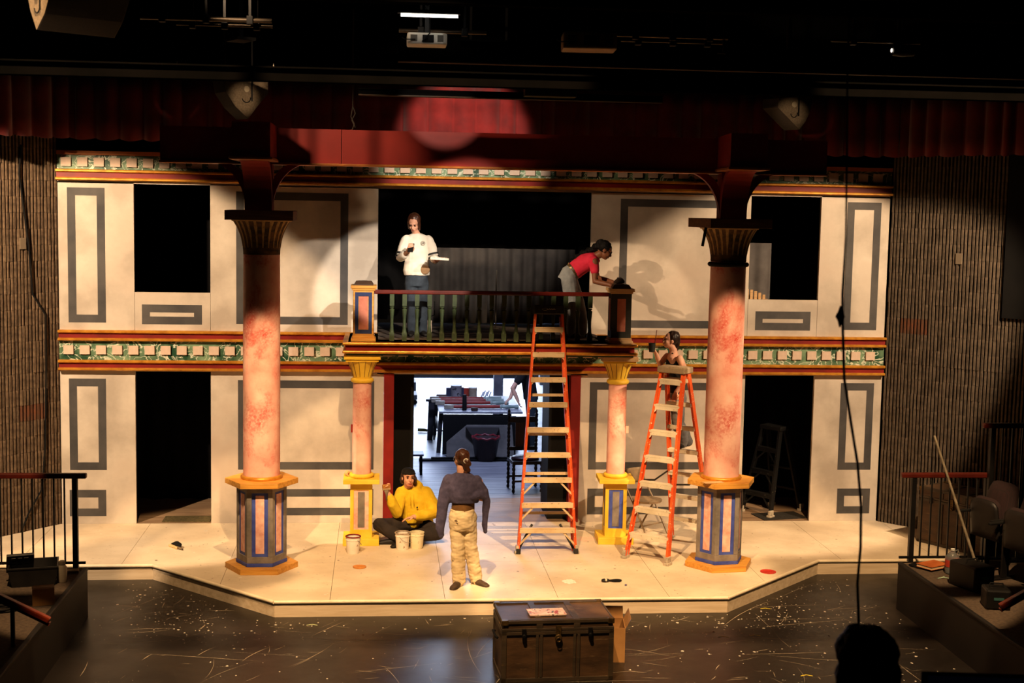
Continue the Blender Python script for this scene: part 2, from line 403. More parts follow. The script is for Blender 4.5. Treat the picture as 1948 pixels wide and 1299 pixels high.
# ---- the painted set front
facade = bpy.data.objects.new('wall_back', None); COL.objects.link(facade); tag(facade, 'two-storey painted set front with grey bands and openings', kind='structure')
XO = 5.42
rects = []
for s in (-1, 1):
    for (x0, x1, z0, z1) in ((4.482, XO, 0, 4.40), (3.53, 4.478, 1.99, 3.01), (1.30, 3.526, 0, 2.02), (1.392, 3.526, 2.023, 4.40)):
        rects.append((s*x0, s*x1, z0, z1) if s > 0 else (-x1, -x0, z0, z1))
rects += [(-1.39, 1.39, 1.975, 2.50), (-XO, XO, 4.383, 4.77)]
for x0, x1, z0, z1 in rects:
    MB().bx(x0, x1, 0, .05, z0, z1).build('flat_panel', PLASTER, facade)
# painted grey bands, a paint-film proud of the flats
bands = []
for s in (-1, 1):
    for (x0, x1, z0, z1) in ((4.84, 5.305, 2.615, 4.325), (1.775, 3.20, 2.615, 4.312), (3.635, 4.39, 2.60, 2.853),
                              (4.85, 5.312, .705, 1.893), (4.862, 5.322, .10, .445), (1.425, 3.18, .71, 1.885), (1.425, 3.20, .10, .45)):
        bands.append((x0, x1, z0, z1) if s > 0 else (-x1, -x0, z0, z1))
for x0, x1, z0, z1 in bands:
    MB().ringframe(x0, x1, z0, z1, .10, -.0015, .002).build('painted_band', BAND, facade)
# black window and door reveals are just openings; masking stands behind them
REV = M('flat_edge', (150, 132, 110), (170, 150, 126), 8)
# mouldings: red board between two gilded strips
def moulding(n, z0, z1, x0=-XO, x1=XO, y=0):
    r = struct('trim_%d' % n, MB().bx(x0, x1, y-.055, y-.001, z0+.02, z1-.02), RED, 'dark red moulding board edged with two gilded strips')
    for zz in (z0, z1-.038):
        pr = [(y-.001, zz), (y-.075, zz), (y-.092, zz+.010), (y-.092, zz+.026), (y-.078, zz+.038), (y-.001, zz+.038)]
        k = len(pr); vs = [(x0-.005, p[0], p[1]) for p in pr]+[(x1+.005, p[0], p[1]) for p in pr]
        MB().add(vs, [tuple(range(k)), tuple(range(2*k-1, k-1, -1))]+[(i, k+i, k+(i+1) % k, (i+1) % k) for i in range(k)]).build('gilded_strip', GOLD, r)
    return r
moulding(1, 4.415, 4.555); moulding(2, 2.385, 2.522); moulding(3, 2.004, 2.140)
BLK = M('frieze_block_paint', (196, 172, 152), (216, 192, 172), 6, .7)
bme = MB().bx(0, .124, -.028, 0, 0, .112).mesh('frieze_block'); bme.materials.append(BLK)
def frieze(n, z0, z1, zb, x0=-XO, x1=XO, y=-.004, first=-5.366, count=53):
    r = struct('trim_%d' % n, MB().bx(x0, x1, y-.018, y, z0, z1), MARBLE, 'green marbled frieze with a row of pale square blocks')
    for i in range(count):
        o = bpy.data.objects.new('frieze_block', bme); COL.objects.link(o); o.parent = r; o.location = (first+i*.2025, y-.016, zb)
    return r
frieze(4, 2.140, 2.385, 2.212); frieze(5, 4.555, 4.735, 4.590)
struct('trim_6', MB().bx(-XO, XO, -.05, 0, 4.735, 4.785), M('ochre_cap', (176, 96, 34), (196, 112, 42), 5, .5), 'ochre capping strip along the top of the set')
# red jambs of the centre doorway
for s, nm in ((-1, 7), (1, 8)):
    x0, x1 = (1.165, 1.299); q = (s*x0, s*x1) if s > 0 else (-x1, -x0)
    struct('trim_%d' % nm, MB().bx(q[0], q[1], -.03, .16, 0, 1.985), RED, ('dark red door jamb beside the seated man' if s < 0 else 'dark red door jamb behind the tall orange ladder'), bev=.004)

# masking behind the openings
def drape(name, x0, x1, y, z0, z1, mat, label, amp=.03, per=.22, cat='curtain', seed=1, hem=0):
    rnd = random.Random(seed); n = int((x1-x0)/.022); vs = []; ph = [rnd.uniform(0, 6) for _ in range(3)]
    rows = [z0, z0+(z1-z0)*.3, z0+(z1-z0)*.7, z1]
    for k, z in enumerate(rows):
        for i in range(n+1):
            x = x0+(x1-x0)*i/n; q = math.sin(2*PI*x/per+ph[0]+1.5*math.sin(x*1.7+ph[1]))+.5*math.sin(2*PI*x/per*.43+ph[2])
            vs.append((x, y+amp*q*(1-.25*k/3), z+(hem*q if k == 0 else 0)))
    N = n+1; fs = [(k*N+i, k*N+i+1, (k+1)*N+i+1, (k+1)*N+i) for k in range(3) for i in range(n)]
    o = MB().add(vs, fs).build(name, mat, smooth=True)
    s = o.modifiers.new('cloth', 'SOLIDIFY'); s.thickness = .006
    return tag(o, label, cat)
VELVET = M('black_velour', (9, 9, 10), (15, 14, 15), 5, .95, spec=.1)
LIGHTENED = M('lightened_drape', (84, 80, 80), (104, 100, 98), 3, .95, spec=.1)  # cloth colour lightened in place of light
drape('masking_curtain', -5.6, -1.45, 1.5, 0, 4.5, VELVET, 'black masking curtain behind the openings beside the leaning wall brush', .03, .3, seed=2)
drape('masking_curtain', 1.45, 5.6, 1.5, 0, 4.5, VELVET, 'black masking curtain behind the black stepladder', .03, .3, seed=3)
drape('masking_curtain', -1.5, 1.5, 1.75, 2.55, 4.5, VELVET, 'tall black curtain across the back of the balcony', .03, .3, seed=4)
drape('lightened_curtain', -.75, 1.35, 1.15, 2.56, 3.60, LIGHTENED, 'lit lower part of the balcony curtain, painted lighter, behind the railing', .035, .17, seed=5)  # lit part of the black curtain put into a shorter, lighter cloth
drape('lightened_curtain', 3.58, 3.98, .55, 2.545, 3.75, LIGHTENED, 'charcoal cloth strip hanging inside the upper window', .02, .2, seed=6)
# black flats narrowing the centre doorway
struct('wall_masking_left', MB().bx(-1.22, -.90, .17, .60, 0, 2.4), BLACK, 'black masking flat just inside the centre doorway')
struct('wall_masking_right', MB().bx(.905, 1.22, .17, .9, 0, 2.4), BLACK, 'black masking flat behind the tall orange ladder')
# upper deck behind the set front
struct('floor_upper', MB().bx(-5.4, -1.8, .06, 2.3, 2.44, 2.54).bx(1.8, 5.4, .06, 2.3, 2.44, 2.54), BLACK)

# ---- floors behind the set: planks, then concrete of the shop
PLANK = mat_wood('backstage_plank', (120, 96, 74), (156, 130, 104), 'x', .55, 3)
PLANK_BLUELIT = mat_wood('backstage_plank_bluelit', (112, 112, 118), (150, 150, 156), 'x', .5, 3)  # blue light on the farther planks painted into their colour
bfl = struct('floor_backstage', MB().bx(-5.5, 5.5, .0, 4.6, -.12, -.021), M('dark_gap', (20, 17, 14)), 'plank floor running back through the centre doorway')
y = .0; k = 0
while y < 4.55:
    w = .30; MB().bx(-5.5, 5.5, y+.003, min(y+w, 4.6)-.003, -.022, 0).build('plank', PLANK if k < 5 else PLANK_BLUELIT, bfl); y += w; k += 1
SHOPF = M('shop_concrete', (150, 154, 160), (186, 190, 196), 1.6, .45, bump=.05, detail=6)
struct('floor_shop', MB().bx(-5.5, 5.5, 4.6, 22, -.12, 0), SHOPF, 'pale concrete floor of the workshop behind the stage')
SHOPW = M('shop_wall', (58, 60, 66), (74, 76, 82), 2, .9)
struct('wall_shop_left', MB().bx(-5.6, -5.5, 2.6, 14.2, 0, 5), SHOPW); struct('wall_shop_right', MB().bx(5.5, 5.6, 2.6, 14.2, 0, 5), SHOPW)
struct('ceiling_shop', MB().bx(-5.6, 5.6, 2.56, 14.2, 5, 5.1), SHOPW)
struct('wall_shop_back', MB().bx(-5.6, -2.6, 14.0, 14.15, 0, 5).bx(2.4, 5.6, 14.0, 14.15, 0, 5).bx(-2.6, 2.4, 14.0, 14.15, 4.5, 5), SHOPW, 'grey workshop wall around the loading door')
drm = struct('door_1', MB().bx(-2.7, -2.6, 13.9, 14.0, 0, 4.5).bx(2.4, 2.5, 13.9, 14.0, 0, 4.5), M('door_frame_grey', (90, 92, 96)), 'grey frame of the bright loading door')

# ---- balcony
balc = struct('balcony', MB().bx(-1.385, 1.385, .0, 1.4, 2.40, 2.52).bx(-1.74, 1.74, -1.24, -.10, 2.41, 2.52), RED, 'projecting balcony floor on two small columns')
BWORN = M('worn_balcony_paint', (62, 54, 50), (96, 84, 76), 6, .8)
y = -.92
while y < 1.3:
    MB().bx(-1.38, 1.38, y+.002, y+.226, 2.52, 2.531).build('balcony_board', BWORN, balc); y += .23
MB().bx(-1.77, 1.77, -1.27, -.10, 2.40, 2.50).build('fascia_board', RED, balc)
for zz in (2.385, 2.486):
    MB().bx(-1.805, 1.805, -1.315, -.095, zz, zz+.034).build('gilded_strip', GOLD, balc, bev=.010)
MB().bx(-1.76, 1.76, -1.26, -.095, 2.36, 2.385).build('soffit', M('soffit_green', (40, 62, 46), (80, 96, 70), 5, .7), balc)

# ---- scuffs, paint flecks on the black floor (far too many to count)
def scratches():
    m = MB(); rnd = random.Random(11)
    for _ in range(340):
        x = rnd.uniform(-4.2, 4.2); y = rnd.uniform(-6.6, -3.6)
        if abs(x) > 2.6: y = rnd.uniform(-6.4, -2.2-0)
        L = rnd.choice((.1, .15, .2, .3, .5, .8, 1.1))*rnd.uniform(.6, 1.2); a = rnd.uniform(-.5, .5)+rnd.choice((0, 0, PI/2.4))
        cur = rnd.uniform(-.5, .5); n = 7; w = rnd.choice((.0014, .0018, .0024, .0034)); pts = []
        for i in range(n+1):
            pts.append((x, y)); x += math.cos(a)*L/n; y += math.sin(a)*L/n; a += cur/n
        if any(q[1] > -2.06 or (q[1] > -3.57 and abs(q[0]) < 2.44+(q[1]+3.54)*.993+.05) or abs(q[0]) > 4.33 for q in pts): continue
        vs = []
        for i, (px, py) in enumerate(pts):
            ww = w*math.sin(PI*(i+.3)/(n+.6)); vs += [(px-ww*math.sin(a), py+ww*math.cos(a), FZ+.0006), (px+ww*math.sin(a), py-ww*math.cos(a), FZ+.0006)]
        m.add(vs, [(2*i, 2*i+1, 2*i+3, 2*i+2) for i in range(n)])
    return m
fl = bpy.data.objects['floor']
o = scratches().build('scuff_marks', M('scuff_pale', (150, 134, 112), (186, 170, 146), 9, .6), fl); o['kind'] = 'stuff'
def flecks(n, area_fn, z, seed, r0=.004, r1=.011):
    m = MB(); rnd = random.Random(seed); c = 0
    while c < n:
        x, y, ok = area_fn(rnd)
        if not ok: continue
        c += 1; r = rnd.uniform(r0, r1)*rnd.choice((.6, .8, 1, 1.4)); k = 6; a0 = rnd.uniform(0, 6)
        m.add([(x+r*rnd.uniform(.6, 1.3)*math.cos(a0+2*PI*j/k), y+r*1.3*rnd.uniform(.6, 1.3)*math.sin(a0+2*PI*j/k), z) for j in range(k)], [tuple(range(k))])
    return m
def onfloor(r):
    x = r.gauss(2.9, .8) if r.random() < .45 else (r.gauss(-3.1, .7) if r.random() < .45 else r.uniform(-4.2, 4.2))
    y = r.uniform(-4.3, -2.1) if r.random() < .75 else r.uniform(-6.4, -3.6)
    return x, y, abs(x) < 4.3 and (y < -3.62 or abs(x) > 2.5+(y+3.54)*.993+.06)
o = flecks(800, onfloor, FZ+.0007, 5).build('paint_flecks', M('fleck_white', (206, 196, 180)), fl); o['kind'] = 'stuff'
def onstage(r):
    x, y = r.uniform(-4.6, 4.6), r.uniform(-3.45, -.05); return x, y, abs(x) < 2.4+(3.54+y) and not (y < -2.0 and abs(x) > 3.9)
o = flecks(170, onstage, .0007, 6, .004, .014).build('paint_drips', M('fleck_grey', (120, 104, 88), (160, 140, 118), 30), platform); o['kind'] = 'stuff'
o = flecks(60, onstage, .0009, 8, .004, .02).build('white_drips', M('fleck_white', (206, 196, 180)), platform); o['kind'] = 'stuff'
for i, ((x, y), lb) in enumerate(zip([(2.19, -4.36), (2.533, -4.32), (2.696, -5.54), (2.91, -3.39), (-2.03, -3.80)],
        ['yellow tape mark on the black floor, leftmost of the near pair', 'yellow tape mark on the black floor beside another tape mark', 'yellow tape mark closest to the silhouetted head',
         'yellow tape mark close under the angled stage riser', 'pale tape corner under the angled stage front near the gold plinth'])):
    m = MB(); a = .06
    m.add([(0, 0, 0), (a, .03, 0), (a, .045, 0), (0, .016, 0), (-a*.9, .035, 0), (-a*.9, .05, 0)], [(0, 1, 2, 3), (0, 3, 5, 4)])
    m.v = [(p[0], p[1], p[2]) for p in m.v]
    o = m.build('tape_mark', M('spike_tape', (214, 196, 60)) if i < 4 else M('spike_tape_pale', (190, 200, 150)), loc=(x, y, FZ+.0012), rot=(0, 0, PI))
    so = o.modifiers.new('t', 'SOLIDIFY'); so.thickness = .0006; tag(o, lb, 'tape', 'tape marks on the floor')
# ================================================================== COLUMNS
CAPW = mat_wood('dark_raw_board', (88, 58, 34), (120, 84, 50), 'x', .7)
CAPB = M('capital_brown', (52, 40, 26), (112, 80, 48), 9, .8, bump=.2, stretch=(1, 1, 2.2))
CAPT = M('capital_tan', (150, 116, 66), (186, 150, 94), 20, .7, bump=.15)
def hexpoly(a): return [(a*math.cos(PI*k/3), a*math.sin(PI*k/3)) for k in range(6)]
def torus(mb, R, r, z, n=32, k=10, sq=1.0):
    vs = []
    for i in range(n):
        for j in range(k):
            q = R+r*math.cos(2*PI*j/k); vs.append((q*math.cos(2*PI*i/n), q*math.sin(2*PI*i/n), z+sq*r*math.sin(2*PI*j/k)))
    return mb.add(vs, [(i*k+j, ((i+1) % n)*k+j, ((i+1) % n)*k+(j+1) % k, i*k+(j+1) % k) for i in range(n) for j in range(k)])
def frame_on(mb, ang, dist, w, z0, z1, bw, bt, bb, th):
    """ringframe standing on a face whose outward normal points at angle ang"""
    n = Vector((math.cos(ang), math.sin(ang), 0)); t = Vector((-n.y, n.x, 0)); up = Vector((0, 0, 1))
    def pc(a0, a1, b0, b1):
        vs = [n*d+t*a+up*b for d in (dist, dist+th) for a in (a0, a1) for b in (b0, b1)]
        mb.add(vs, [(0, 1, 3, 2), (4, 6, 7, 5), (0, 4, 5, 1), (2, 3, 7, 6), (0, 2, 6, 4), (1, 5, 7, 3)])
    pc(-w/2, w/2, z0, z0+bb); pc(-w/2, w/2, z1-bt, z1); pc(-w/2, -w/2+bw, z0+bb, z1-bt); pc(w/2-bw, w/2, z0+bb, z1-bt); return mb
def slab_on(mb, ang, dist, w, z0, z1, th):
    n = Vector((math.cos(ang), math.sin(ang), 0)); t = Vector((-n.y, n.x, 0)); up = Vector((0, 0, 1))
    vs = [n*d+t*a+up*b for d in (dist, dist+th) for a in (-w/2, w/2) for b in (z0, z1)]
    return mb.add(vs, [(0, 1, 3, 2), (4, 6, 7, 5), (0, 4, 5, 1), (2, 3, 7, 6), (0, 2, 6, 4), (1, 5, 7, 3)])
def big_column(loc, rz, label):
    t = thing('painted_column', label, 'column', loc, rz, 'tall pink columns on six-sided pedestals'); t['kind'] = 'thing'
    MB().prism(hexpoly(.415), 0, .065).build('plinth', GOLDWOOD, t, bev=.004)
    a = .268; MB().prism(hexpoly(a), .065, .985).build('pedestal', BLUEPAINT, t)
    MB().prism(hexpoly(.292), .065, .105).build('base_band', BLUEPAINT, t, bev=.003)
    for k in range(6):
        an = PI/6+k*PI/3; d = a*math.cos(PI/6)
        frame_on(MB(), an, d-.001, .286, .105, .985, .052, .07, .075, .016).build('panel_frame', GREYPAINT, t, bev=.003)
        slab_on(MB(), an, d-.001, .098, .215, .885, .006).build('pink_panel', PINKPANEL, t, bev=.002)
    MB().prism(hexpoly(.415), .985, 1.047).build('cap_slab', GOLDWOOD, t, bev=.004)
    torus(MB(), .215, .026, 1.062).build('base_ring', GOLD, t, smooth=True)
    MB().lathe([(.207, 1.047), (.209, 1.3), (.209, 2.4), (.206, 3.3), (.203, 3.62)], 48).build('shaft', PINK, t, smooth='auto')
    prof = [(.206+.118*(i/10)**2.3, 3.60+.385*i/10) for i in range(11)]
    MB().lathe(prof, 48).build('capital', CAPB, t, smooth='auto')
    rnd = random.Random(int(loc[0]*10))
    for k in range(22):
        m = MB(); an = 2*PI*k/22+rnd.uniform(-.03, .03); vs = []
        for i in range(2, 11):
            r, z = prof[i]; hw = (.004+.016*(i/10)**1.4)*(1+.25*rnd.uniform(-1, 1)); rr = r+.004
            for s_ in (-1, 1): vs.append((rr*math.cos(an+s_*hw/r), rr*math.sin(an+s_*hw/r), z))
            for s_ in (-1, 1): vs.append(((r-.01)*math.cos(an+s_*hw/r), (r-.01)*math.sin(an+s_*hw/r), z))
        for i in range(8):
            b = 4*i; m.f += [(b, b+1, b+5, b+4), (b+1, b+3, b+7, b+5), (b+2, b, b+4, b+6)]
        m.v = vs; m.build('capital_rib', CAPT, t)
    MB().lathe([(.335, 3.972), (.345, 3.986)], 24).build('capital_lip', CAPT, t)
    MB().bx(-.372, .372, -.372, .372, 3.986, 4.092).build('abacus', CAPW, t, bev=.004)
    return t
cl = big_column((-2.69, -2.19, 0), 0, 'tall pink column on six-sided pedestal beside the dark floor brush')
cr = big_column((2.665, -2.23, 0), math.radians(7), 'tall pink column with a black foam ring under its capital')
torus(MB(), .212, .027, 3.565).build('foam_ring', M('black_foam', (18, 16, 15), (26, 24, 22), 20, .9), cr, smooth=True)
MB().tube([(-.40, -.30, 3.99), (-.44, -.31, 3.78)], .017, 10).build('hanging_rod', BLACK, cr, smooth='auto')

def small_column(loc, label, band, inset, abac, rz=0):
    t = thing('small_column', label, 'column', loc, rz, 'small columns under the balcony'); t['kind'] = 'thing'
    MB().bx(-.222, .222, -.222, .222, 0, .085).build('plinth', YELLOW, t, bev=.004)
    MB().bx(-.124, .124, -.124, .124, .085, .77).build('pedestal', band, t)
    for k in range(4):
        an = -PI/2+k*PI/2
        frame_on(MB(), an, .123, .266, .085, .77, .042, .09, .10, .012).build('panel_frame', YELLOW, t, bev=.002)
        slab_on(MB(), an, .123, .085, .21, .655, .005).build('inset_panel', GREYPAINT, t, bev=.002)
    MB().bx(-.222, .222, -.222, .222, .77, .822).build('cap_slab', YELLOW, t, bev=.004)
    m = MB(); torus(m, .128, .026, .848); m.build('base_ring', YELLOW, t, smooth=True)
    MB().lathe([(.117, .822), (.118, 1.2), (.113, 2.02)], 32).build('shaft', PINK, t, smooth='auto')
    torus(MB(), .112, .03, 2.03).build('collar', YELLOW, t, smooth=True)
    prof = [(.112+.078*(i/8)**1.5, 2.05+.225*i/8) for i in range(9)]
    MB().lathe(prof+[(.205, 2.285)], 28).build('capital', YELLOW, t, smooth='auto')
    for k in range(14):
        an = 2*PI*k/14; m = MB()
        pts = [((prof[i][0]+.001)*math.cos(an), (prof[i][0]+.001)*math.sin(an), prof[i][1]) for i in range(1, 9)]
        m.tube(pts, .0035, 5); m.build('capital_groove', M('groove_brown', (120, 80, 20)), t)
    MB().bx(-.20, .20, -.20, .20, 2.275, 2.305).build('capital_top', YELLOW, t, bev=.003)
    MB().bx(-.222, .222, -.222, .222, 2.305, 2.36).build('abacus', abac, t, bev=.004)
    return t
PALEWOOD = mat_wood('pale_board', (186, 146, 98), (214, 176, 128), 'x', .6)
scl = small_column((-1.567, -1.03, 0), 'small pink column on yellow pedestal with a pink panel', PINKPANEL, GREYPAINT, YELLOW)
scr = small_column((1.615, -1.03, 0), 'small pink column on yellow pedestal with a blue panel', BLUEPAINT, GREYPAINT, PALEWOOD, math.radians(-3))

MB().bx(-.135, -.112, -.03, .0, 1.38, 1.48).build('dark_block', RED, scl, bev=.003)
MB().bx(.112, .15, -.03, .0, 1.38, 1.47).build('pink_block', PINKPANEL, scr, bev=.003)

# ================================================================== OVERHEAD BEAM WITH BRACKETS
bt = thing('overhead_beam', 'dark red beam with curved brackets resting across both tall columns', 'beam', (0, 0, 0)); bt['kind'] = 'thing'
LIP = M('beam_lip_gold', (150, 84, 30), (176, 104, 40), 6, .45)
for x0, x1 in ((-3.79, -2.52), (-2.52, -1.805), (-1.80, 2.50), (2.50, 3.77)):
    MB().bx(x0+.001, x1-.001, -2.30, -2.06, 4.625, 5.005).build('beam_board', BEAMRED, bt)
MB().bx(-3.80, 3.78, -2.325, -2.05, 4.602, 4.627).build('beam_lip', LIP, bt, bev=.006)
for cx, rr in ((-2.715, 0), (2.69, math.radians(-5))):
    R = Matrix.Translation((cx, -2.2, 0)) @ Matrix.Rotation(rr, 4, 'Z')
    MB().bx(-.20, .20, -1.02, .14, 4.655, 5.02, R).build('cross_beam', BEAMRED, bt)
    MB().bx(-.225, .225, -1.06, .16, 4.627, 4.657, R).build('cross_beam_lip', LIP, bt, bev=.006)
    MB().bx(-.15, .15, -.15, .15, 4.093, 4.635, R).build('bracket_post', BEAMRED, bt)
    def brace(dirang, reach, width):
        n = 10; outer = [(.148+reach*(1-math.cos(PI/2*i/n)), 4.093+.53*math.sin(PI/2*i/n)) for i in range(n+1)]
        inner = [(.148+.30*reach*(1-math.cos(PI/2*i/n))*2.1, 4.36+.263*math.sin(PI/2*i/n)) for i in range(n+1)]
        poly = outer+inner[::-1]; c, s_ = math.cos(dirang), math.sin(dirang); k = len(poly); vs = []
        for sd in (-width/2, width/2): vs += [R @ Vector((c*u-s_*sd, s_*u+c*sd, z)) for u, z in poly]
        fs = [(i, (i+1) % k, k+(i+1) % k, k+i) for i in range(k)]
        h = len(outer)
        for i in range(h-1):
            fs += [(i, i+1, 2*h-2-i, 2*h-1-i), (k+i, k+2*h-1-i, k+2*h-2-i, k+i+1)]
        return MB().add(vs, fs).build('curved_brace', BEAMRED, bt)
    brace(PI, .42, .12); brace(0, .42, .12); brace(-PI/2, .60, .30)

# ================================================================== RED VALANCE
VELV = NT('red_velvet'); VELV.col(VELV.ramp(VELV.noise(3, 4), .35, .65, lin((78, 8, 8)), lin((108, 15, 12)))); VELV.b.inputs['Sheen Weight'].default_value = .3
VELV = VELV.done(.8, 0, .2)
def valance():
    path = [Vector((-7.3, -2.9, 0)), Vector((-5.35, -.45, 0)), Vector((-5.1, -.34, 0)), Vector((5.1, -.34, 0)), Vector((5.35, -.45, 0)), Vector((7.3, -2.9, 0))]
    seg = [(path[i+1]-path[i]).length for i in range(len(path)-1)]; T = sum(seg); n = int(T/.018); rnd = random.Random(3)
    vs = []; bumps = []; x = 0
    while x < T:
        w = rnd.uniform(.16, .34); bumps.append((x, w, rnd.uniform(.6, 1.1))); x += w
    rows = [4.935, 5.15, 5.45, 5.74]
    P = []
    for i in range(n+1):
        s = T*i/n; k = 0; u = s
        while k < len(seg)-1 and u > seg[k]: u -= seg[k]; k += 1
        d = (path[k+1]-path[k]).normalized(); p = path[k]+d*u; nn = Vector((d.y, -d.x, 0))
        b = [q for q in bumps if q[0] <= s][-1]; ph = (s-b[0])/b[1]
        fold = (abs(math.sin(PI*ph))**.7)*b[2]; P.append((p, nn, fold))
    for k, z in enumerate(rows):
        for p, nn, f in P:
            q = p+nn*(.11*f*(1-.12*k)); vs.append((q.x, q.y, z-(.035*f if k == 0 else 0)))
    N = n+1
    return MB().add(vs, [(k*N+i, k*N+i+1, (k+1)*N+i+1, (k+1)*N+i) for k in range(3) for i in range(n)])
o = valance().build('valance_curtain', VELV, smooth=True); sm = o.modifiers.new('cloth', 'SOLIDIFY'); sm.thickness = .006
tag(o, 'dark red pleated velvet valance hanging above the set', 'curtain')

# ================================================================== BALCONY RAILING
GREENP = M('dark_green_paint', (42, 56, 34), (66, 80, 50), 9, .6)
RAILRED = M('rail_red_brown', (78, 18, 12), (98, 26, 18), 6, .4)
rt = thing('balcony_railing', 'red-brown handrail on turned green balusters along the balcony', 'railing', (0, -1.05, 2.52))
MB().bx(-1.435, 1.475, -.035, .035, .575, .625).build('handrail', RAILRED, rt, bev=.012)
bal = MB()
bal.bx(-.027, .027, -.027, .027, .43, .575); bal.lathe([(.012, .425), (.026, .42), (.026, .41), (.014, .40), (.030, .385), (.027, .36), (.019, .27), (.018, .2), (.024, .12), (.030, .10), (.012, .095)], 12)
bal.bx(-.029, .029, -.029, .029, 0, .10)
bme2 = bal.mesh('baluster'); bme2.materials.append(GREENP)
for i in range(17):
    o = bpy.data.objects.new('baluster', bme2); COL.objects.link(o); o.parent = rt; o.location = (-1.212+.1532*i, 0, 0)
def newel(x, label, body, cap, base, style):
    t = thing('newel_post', label, 'post', (x, -1.05, 2.52), 0, 'newel posts at the ends of the balcony railing')
    MB().bx(-.15, .15, -.15, .15, 0, .035).bx(-.135, .135, -.135, .135, .035, .07).build('base', base, t, bev=.004)
    MB().bx(-.125, .125, -.125, .125, .07, .625).build('body', body, t, bev=.003)
    if style == 'L':
        for k in range(4): frame_on(MB(), -PI/2+k*PI/2, .125, .205, .095, .60, .042, .05, .05, .003).build('blue_band', M('navy_band', (28, 40, 80), (40, 54, 100), 8, .6), t)
    for k in range(4): slab_on(MB(), -PI/2+k*PI/2, .125, .105, .15, .555, .003).build('pink_panel', M('terracotta_panel', (186, 106, 84), (206, 128, 104), 10, .65), t)
    MB().bx(-.14, .14, -.14, .14, .62, .645).bx(-.156, .156, -.156, .156, .645, .682).build('cap', cap, t, bev=.004)
    MB().lathe([(.165, .682), (.165, .692), (.13, .73), (.05, .735)], 4, a0=PI/4).build('cap_top', M('dark_cap_brown', (52, 32, 20), (66, 44, 28), 8, .5), t, bev=.003)
newel(-1.557, 'ochre newel post with a blue band around a pink panel', GOLDWOOD, GOLDWOOD, GOLDWOOD, 'L')
newel(1.612, 'dark grey newel post with a pink panel and pale cap', M('newel_dark', (42, 42, 36), (54, 52, 44), 6, .7), PALEWOOD, PALEWOOD, 'R')

# ================================================================== LADDERS
ORANGE = speckle('orange_fibreglass', (208, 74, 28), (230, 98, 44), (226, 206, 180), 42, .66, .45)
STEPW = speckle('spattered_step', (176, 150, 112), (206, 182, 146), (110, 88, 62), 36, .68, .6)
STEPM = speckle('spattered_pale_step', (196, 184, 160), (220, 210, 190), (120, 104, 84), 40, .67, .55)
CAPBLK = speckle('black_cap', (20, 17, 15), (30, 26, 23), (130, 112, 90), 50, .69, .6)
def ladder_frame(t, fn, n, H, hw0, hw1, rail, step, sgn, steps=True, w=.030, d=.075, brace_rows=3, under=True, stepd=.085):
    """one side of a stepladder; fn(s)->(y,z) along the rail"""
    P = lambda s, u: Vector((u*(hw0+(hw1-hw0)*s), *fn(s)))
    for u in (-1, 1):
        m = MB(); a, b = P(0, u), P(1, u); m.bar(a, b, w*.45, d, (0, 1, 0))
        off = Vector((-u*w*.35, 0, 0))
        for e in (-1, 1): m.bar(a+off+Vector((0, e*d*.44, 0)), b+off+Vector((0, e*d*.44, 0)), w*.8, d*.12, (0, 1, 0))
        m.build('rail', rail, t)
        y0, z0 = fn(0); q = P(0, u)
        MB().bx(q.x-.035, q.x+.03, y0-.055, y0+.055, 0, .035).bx(q.x-.018, q.x+.018, y0-.045, y0+.045, .035, .10).build('foot', M('ladder_shoe', (150, 140, 124), (190, 178, 158), 20, .6), t, bev=.006)
    if not steps: return
    for i in range(n):
        s = .3048*(i+1)/H*1.0
        if s > .965: break
        y, z = fn(s); hw = hw0+(hw1-hw0)*s-w*.2
        m = MB().bx(-hw, hw, y-stepd/2, y+stepd/2, z-.012, z+.006)
        m.bx(-hw, hw, y-stepd/2 if sgn < 0 else y+stepd/2-.008, y-stepd/2+.008 if sgn < 0 else y+stepd/2, z-.058, z-.012)
        m.bx(-hw, hw, y+stepd/2-.008 if sgn < 0 else y-stepd/2, y+stepd/2 if sgn < 0 else y-stepd/2+.008, z-.04, z-.012)
        m.build('step', step, t, bev=.003)
        if under:
            L = .17 if i < brace_rows else .055
            for u in (-1, 1):
                a = Vector((u*(hw-L), y+sgn*(stepd*.3), z-.02)); sb = s-(L+.015)/H; yb, zb = fn(sb); b = Vector((u*(hw+(hw0-hw1)*(L/H)), yb+sgn*stepd*.3, zb-.02))
                MB().bar(a, b, .022, .006, (0, 1, 0)).build('step_brace', step, t)
# tall ladder, folded and leaning on the balcony edge
t = thing('stepladder', 'tall orange stepladder folded against the balcony edge', 'ladder', (.687, -1.645, 0), rot=(-math.radians(6.3), 0, 0), group='orange stepladders')
H1 = 2.96
ladder_frame(t, lambda s: (0, H1*s), 9, H1, .362, .168, ORANGE, STEPW, -1)
for u in (-1, 1):
    MB().bar((u*.33, .105, .02), (u*.155, .085, 2.88), .022, .05, (0, 1, 0)).build('rear_rail', ORANGE, t)
    MB().bar((u*.345, .06, .03), (u*.17, .10, .34), .03, .012, (0, 1, 0)).build('rear_brace', speckle('black_brace', (22, 20, 18), (34, 30, 26), (150, 136, 116), 60, .66), t)
    MB().bar((u*.355, -.005, .0), (u*.35, -.005, .06), .055, .11, (0, 1, 0)).build('foot_cover', CAPBLK, t, bev=.006)
for i in range(5):
    s = (i+1)/6; MB().bar((-(.33-.175*s), .10, 2.88*s), ((.33-.175*s), .10, 2.88*s), .02, .035).build('rear_bar', STEPW, t)
MB().bx(-.185, .185, -.075, .16, H1-.055, H1+.055).build('top_cap', CAPBLK, t, bev=.012)
m = MB()
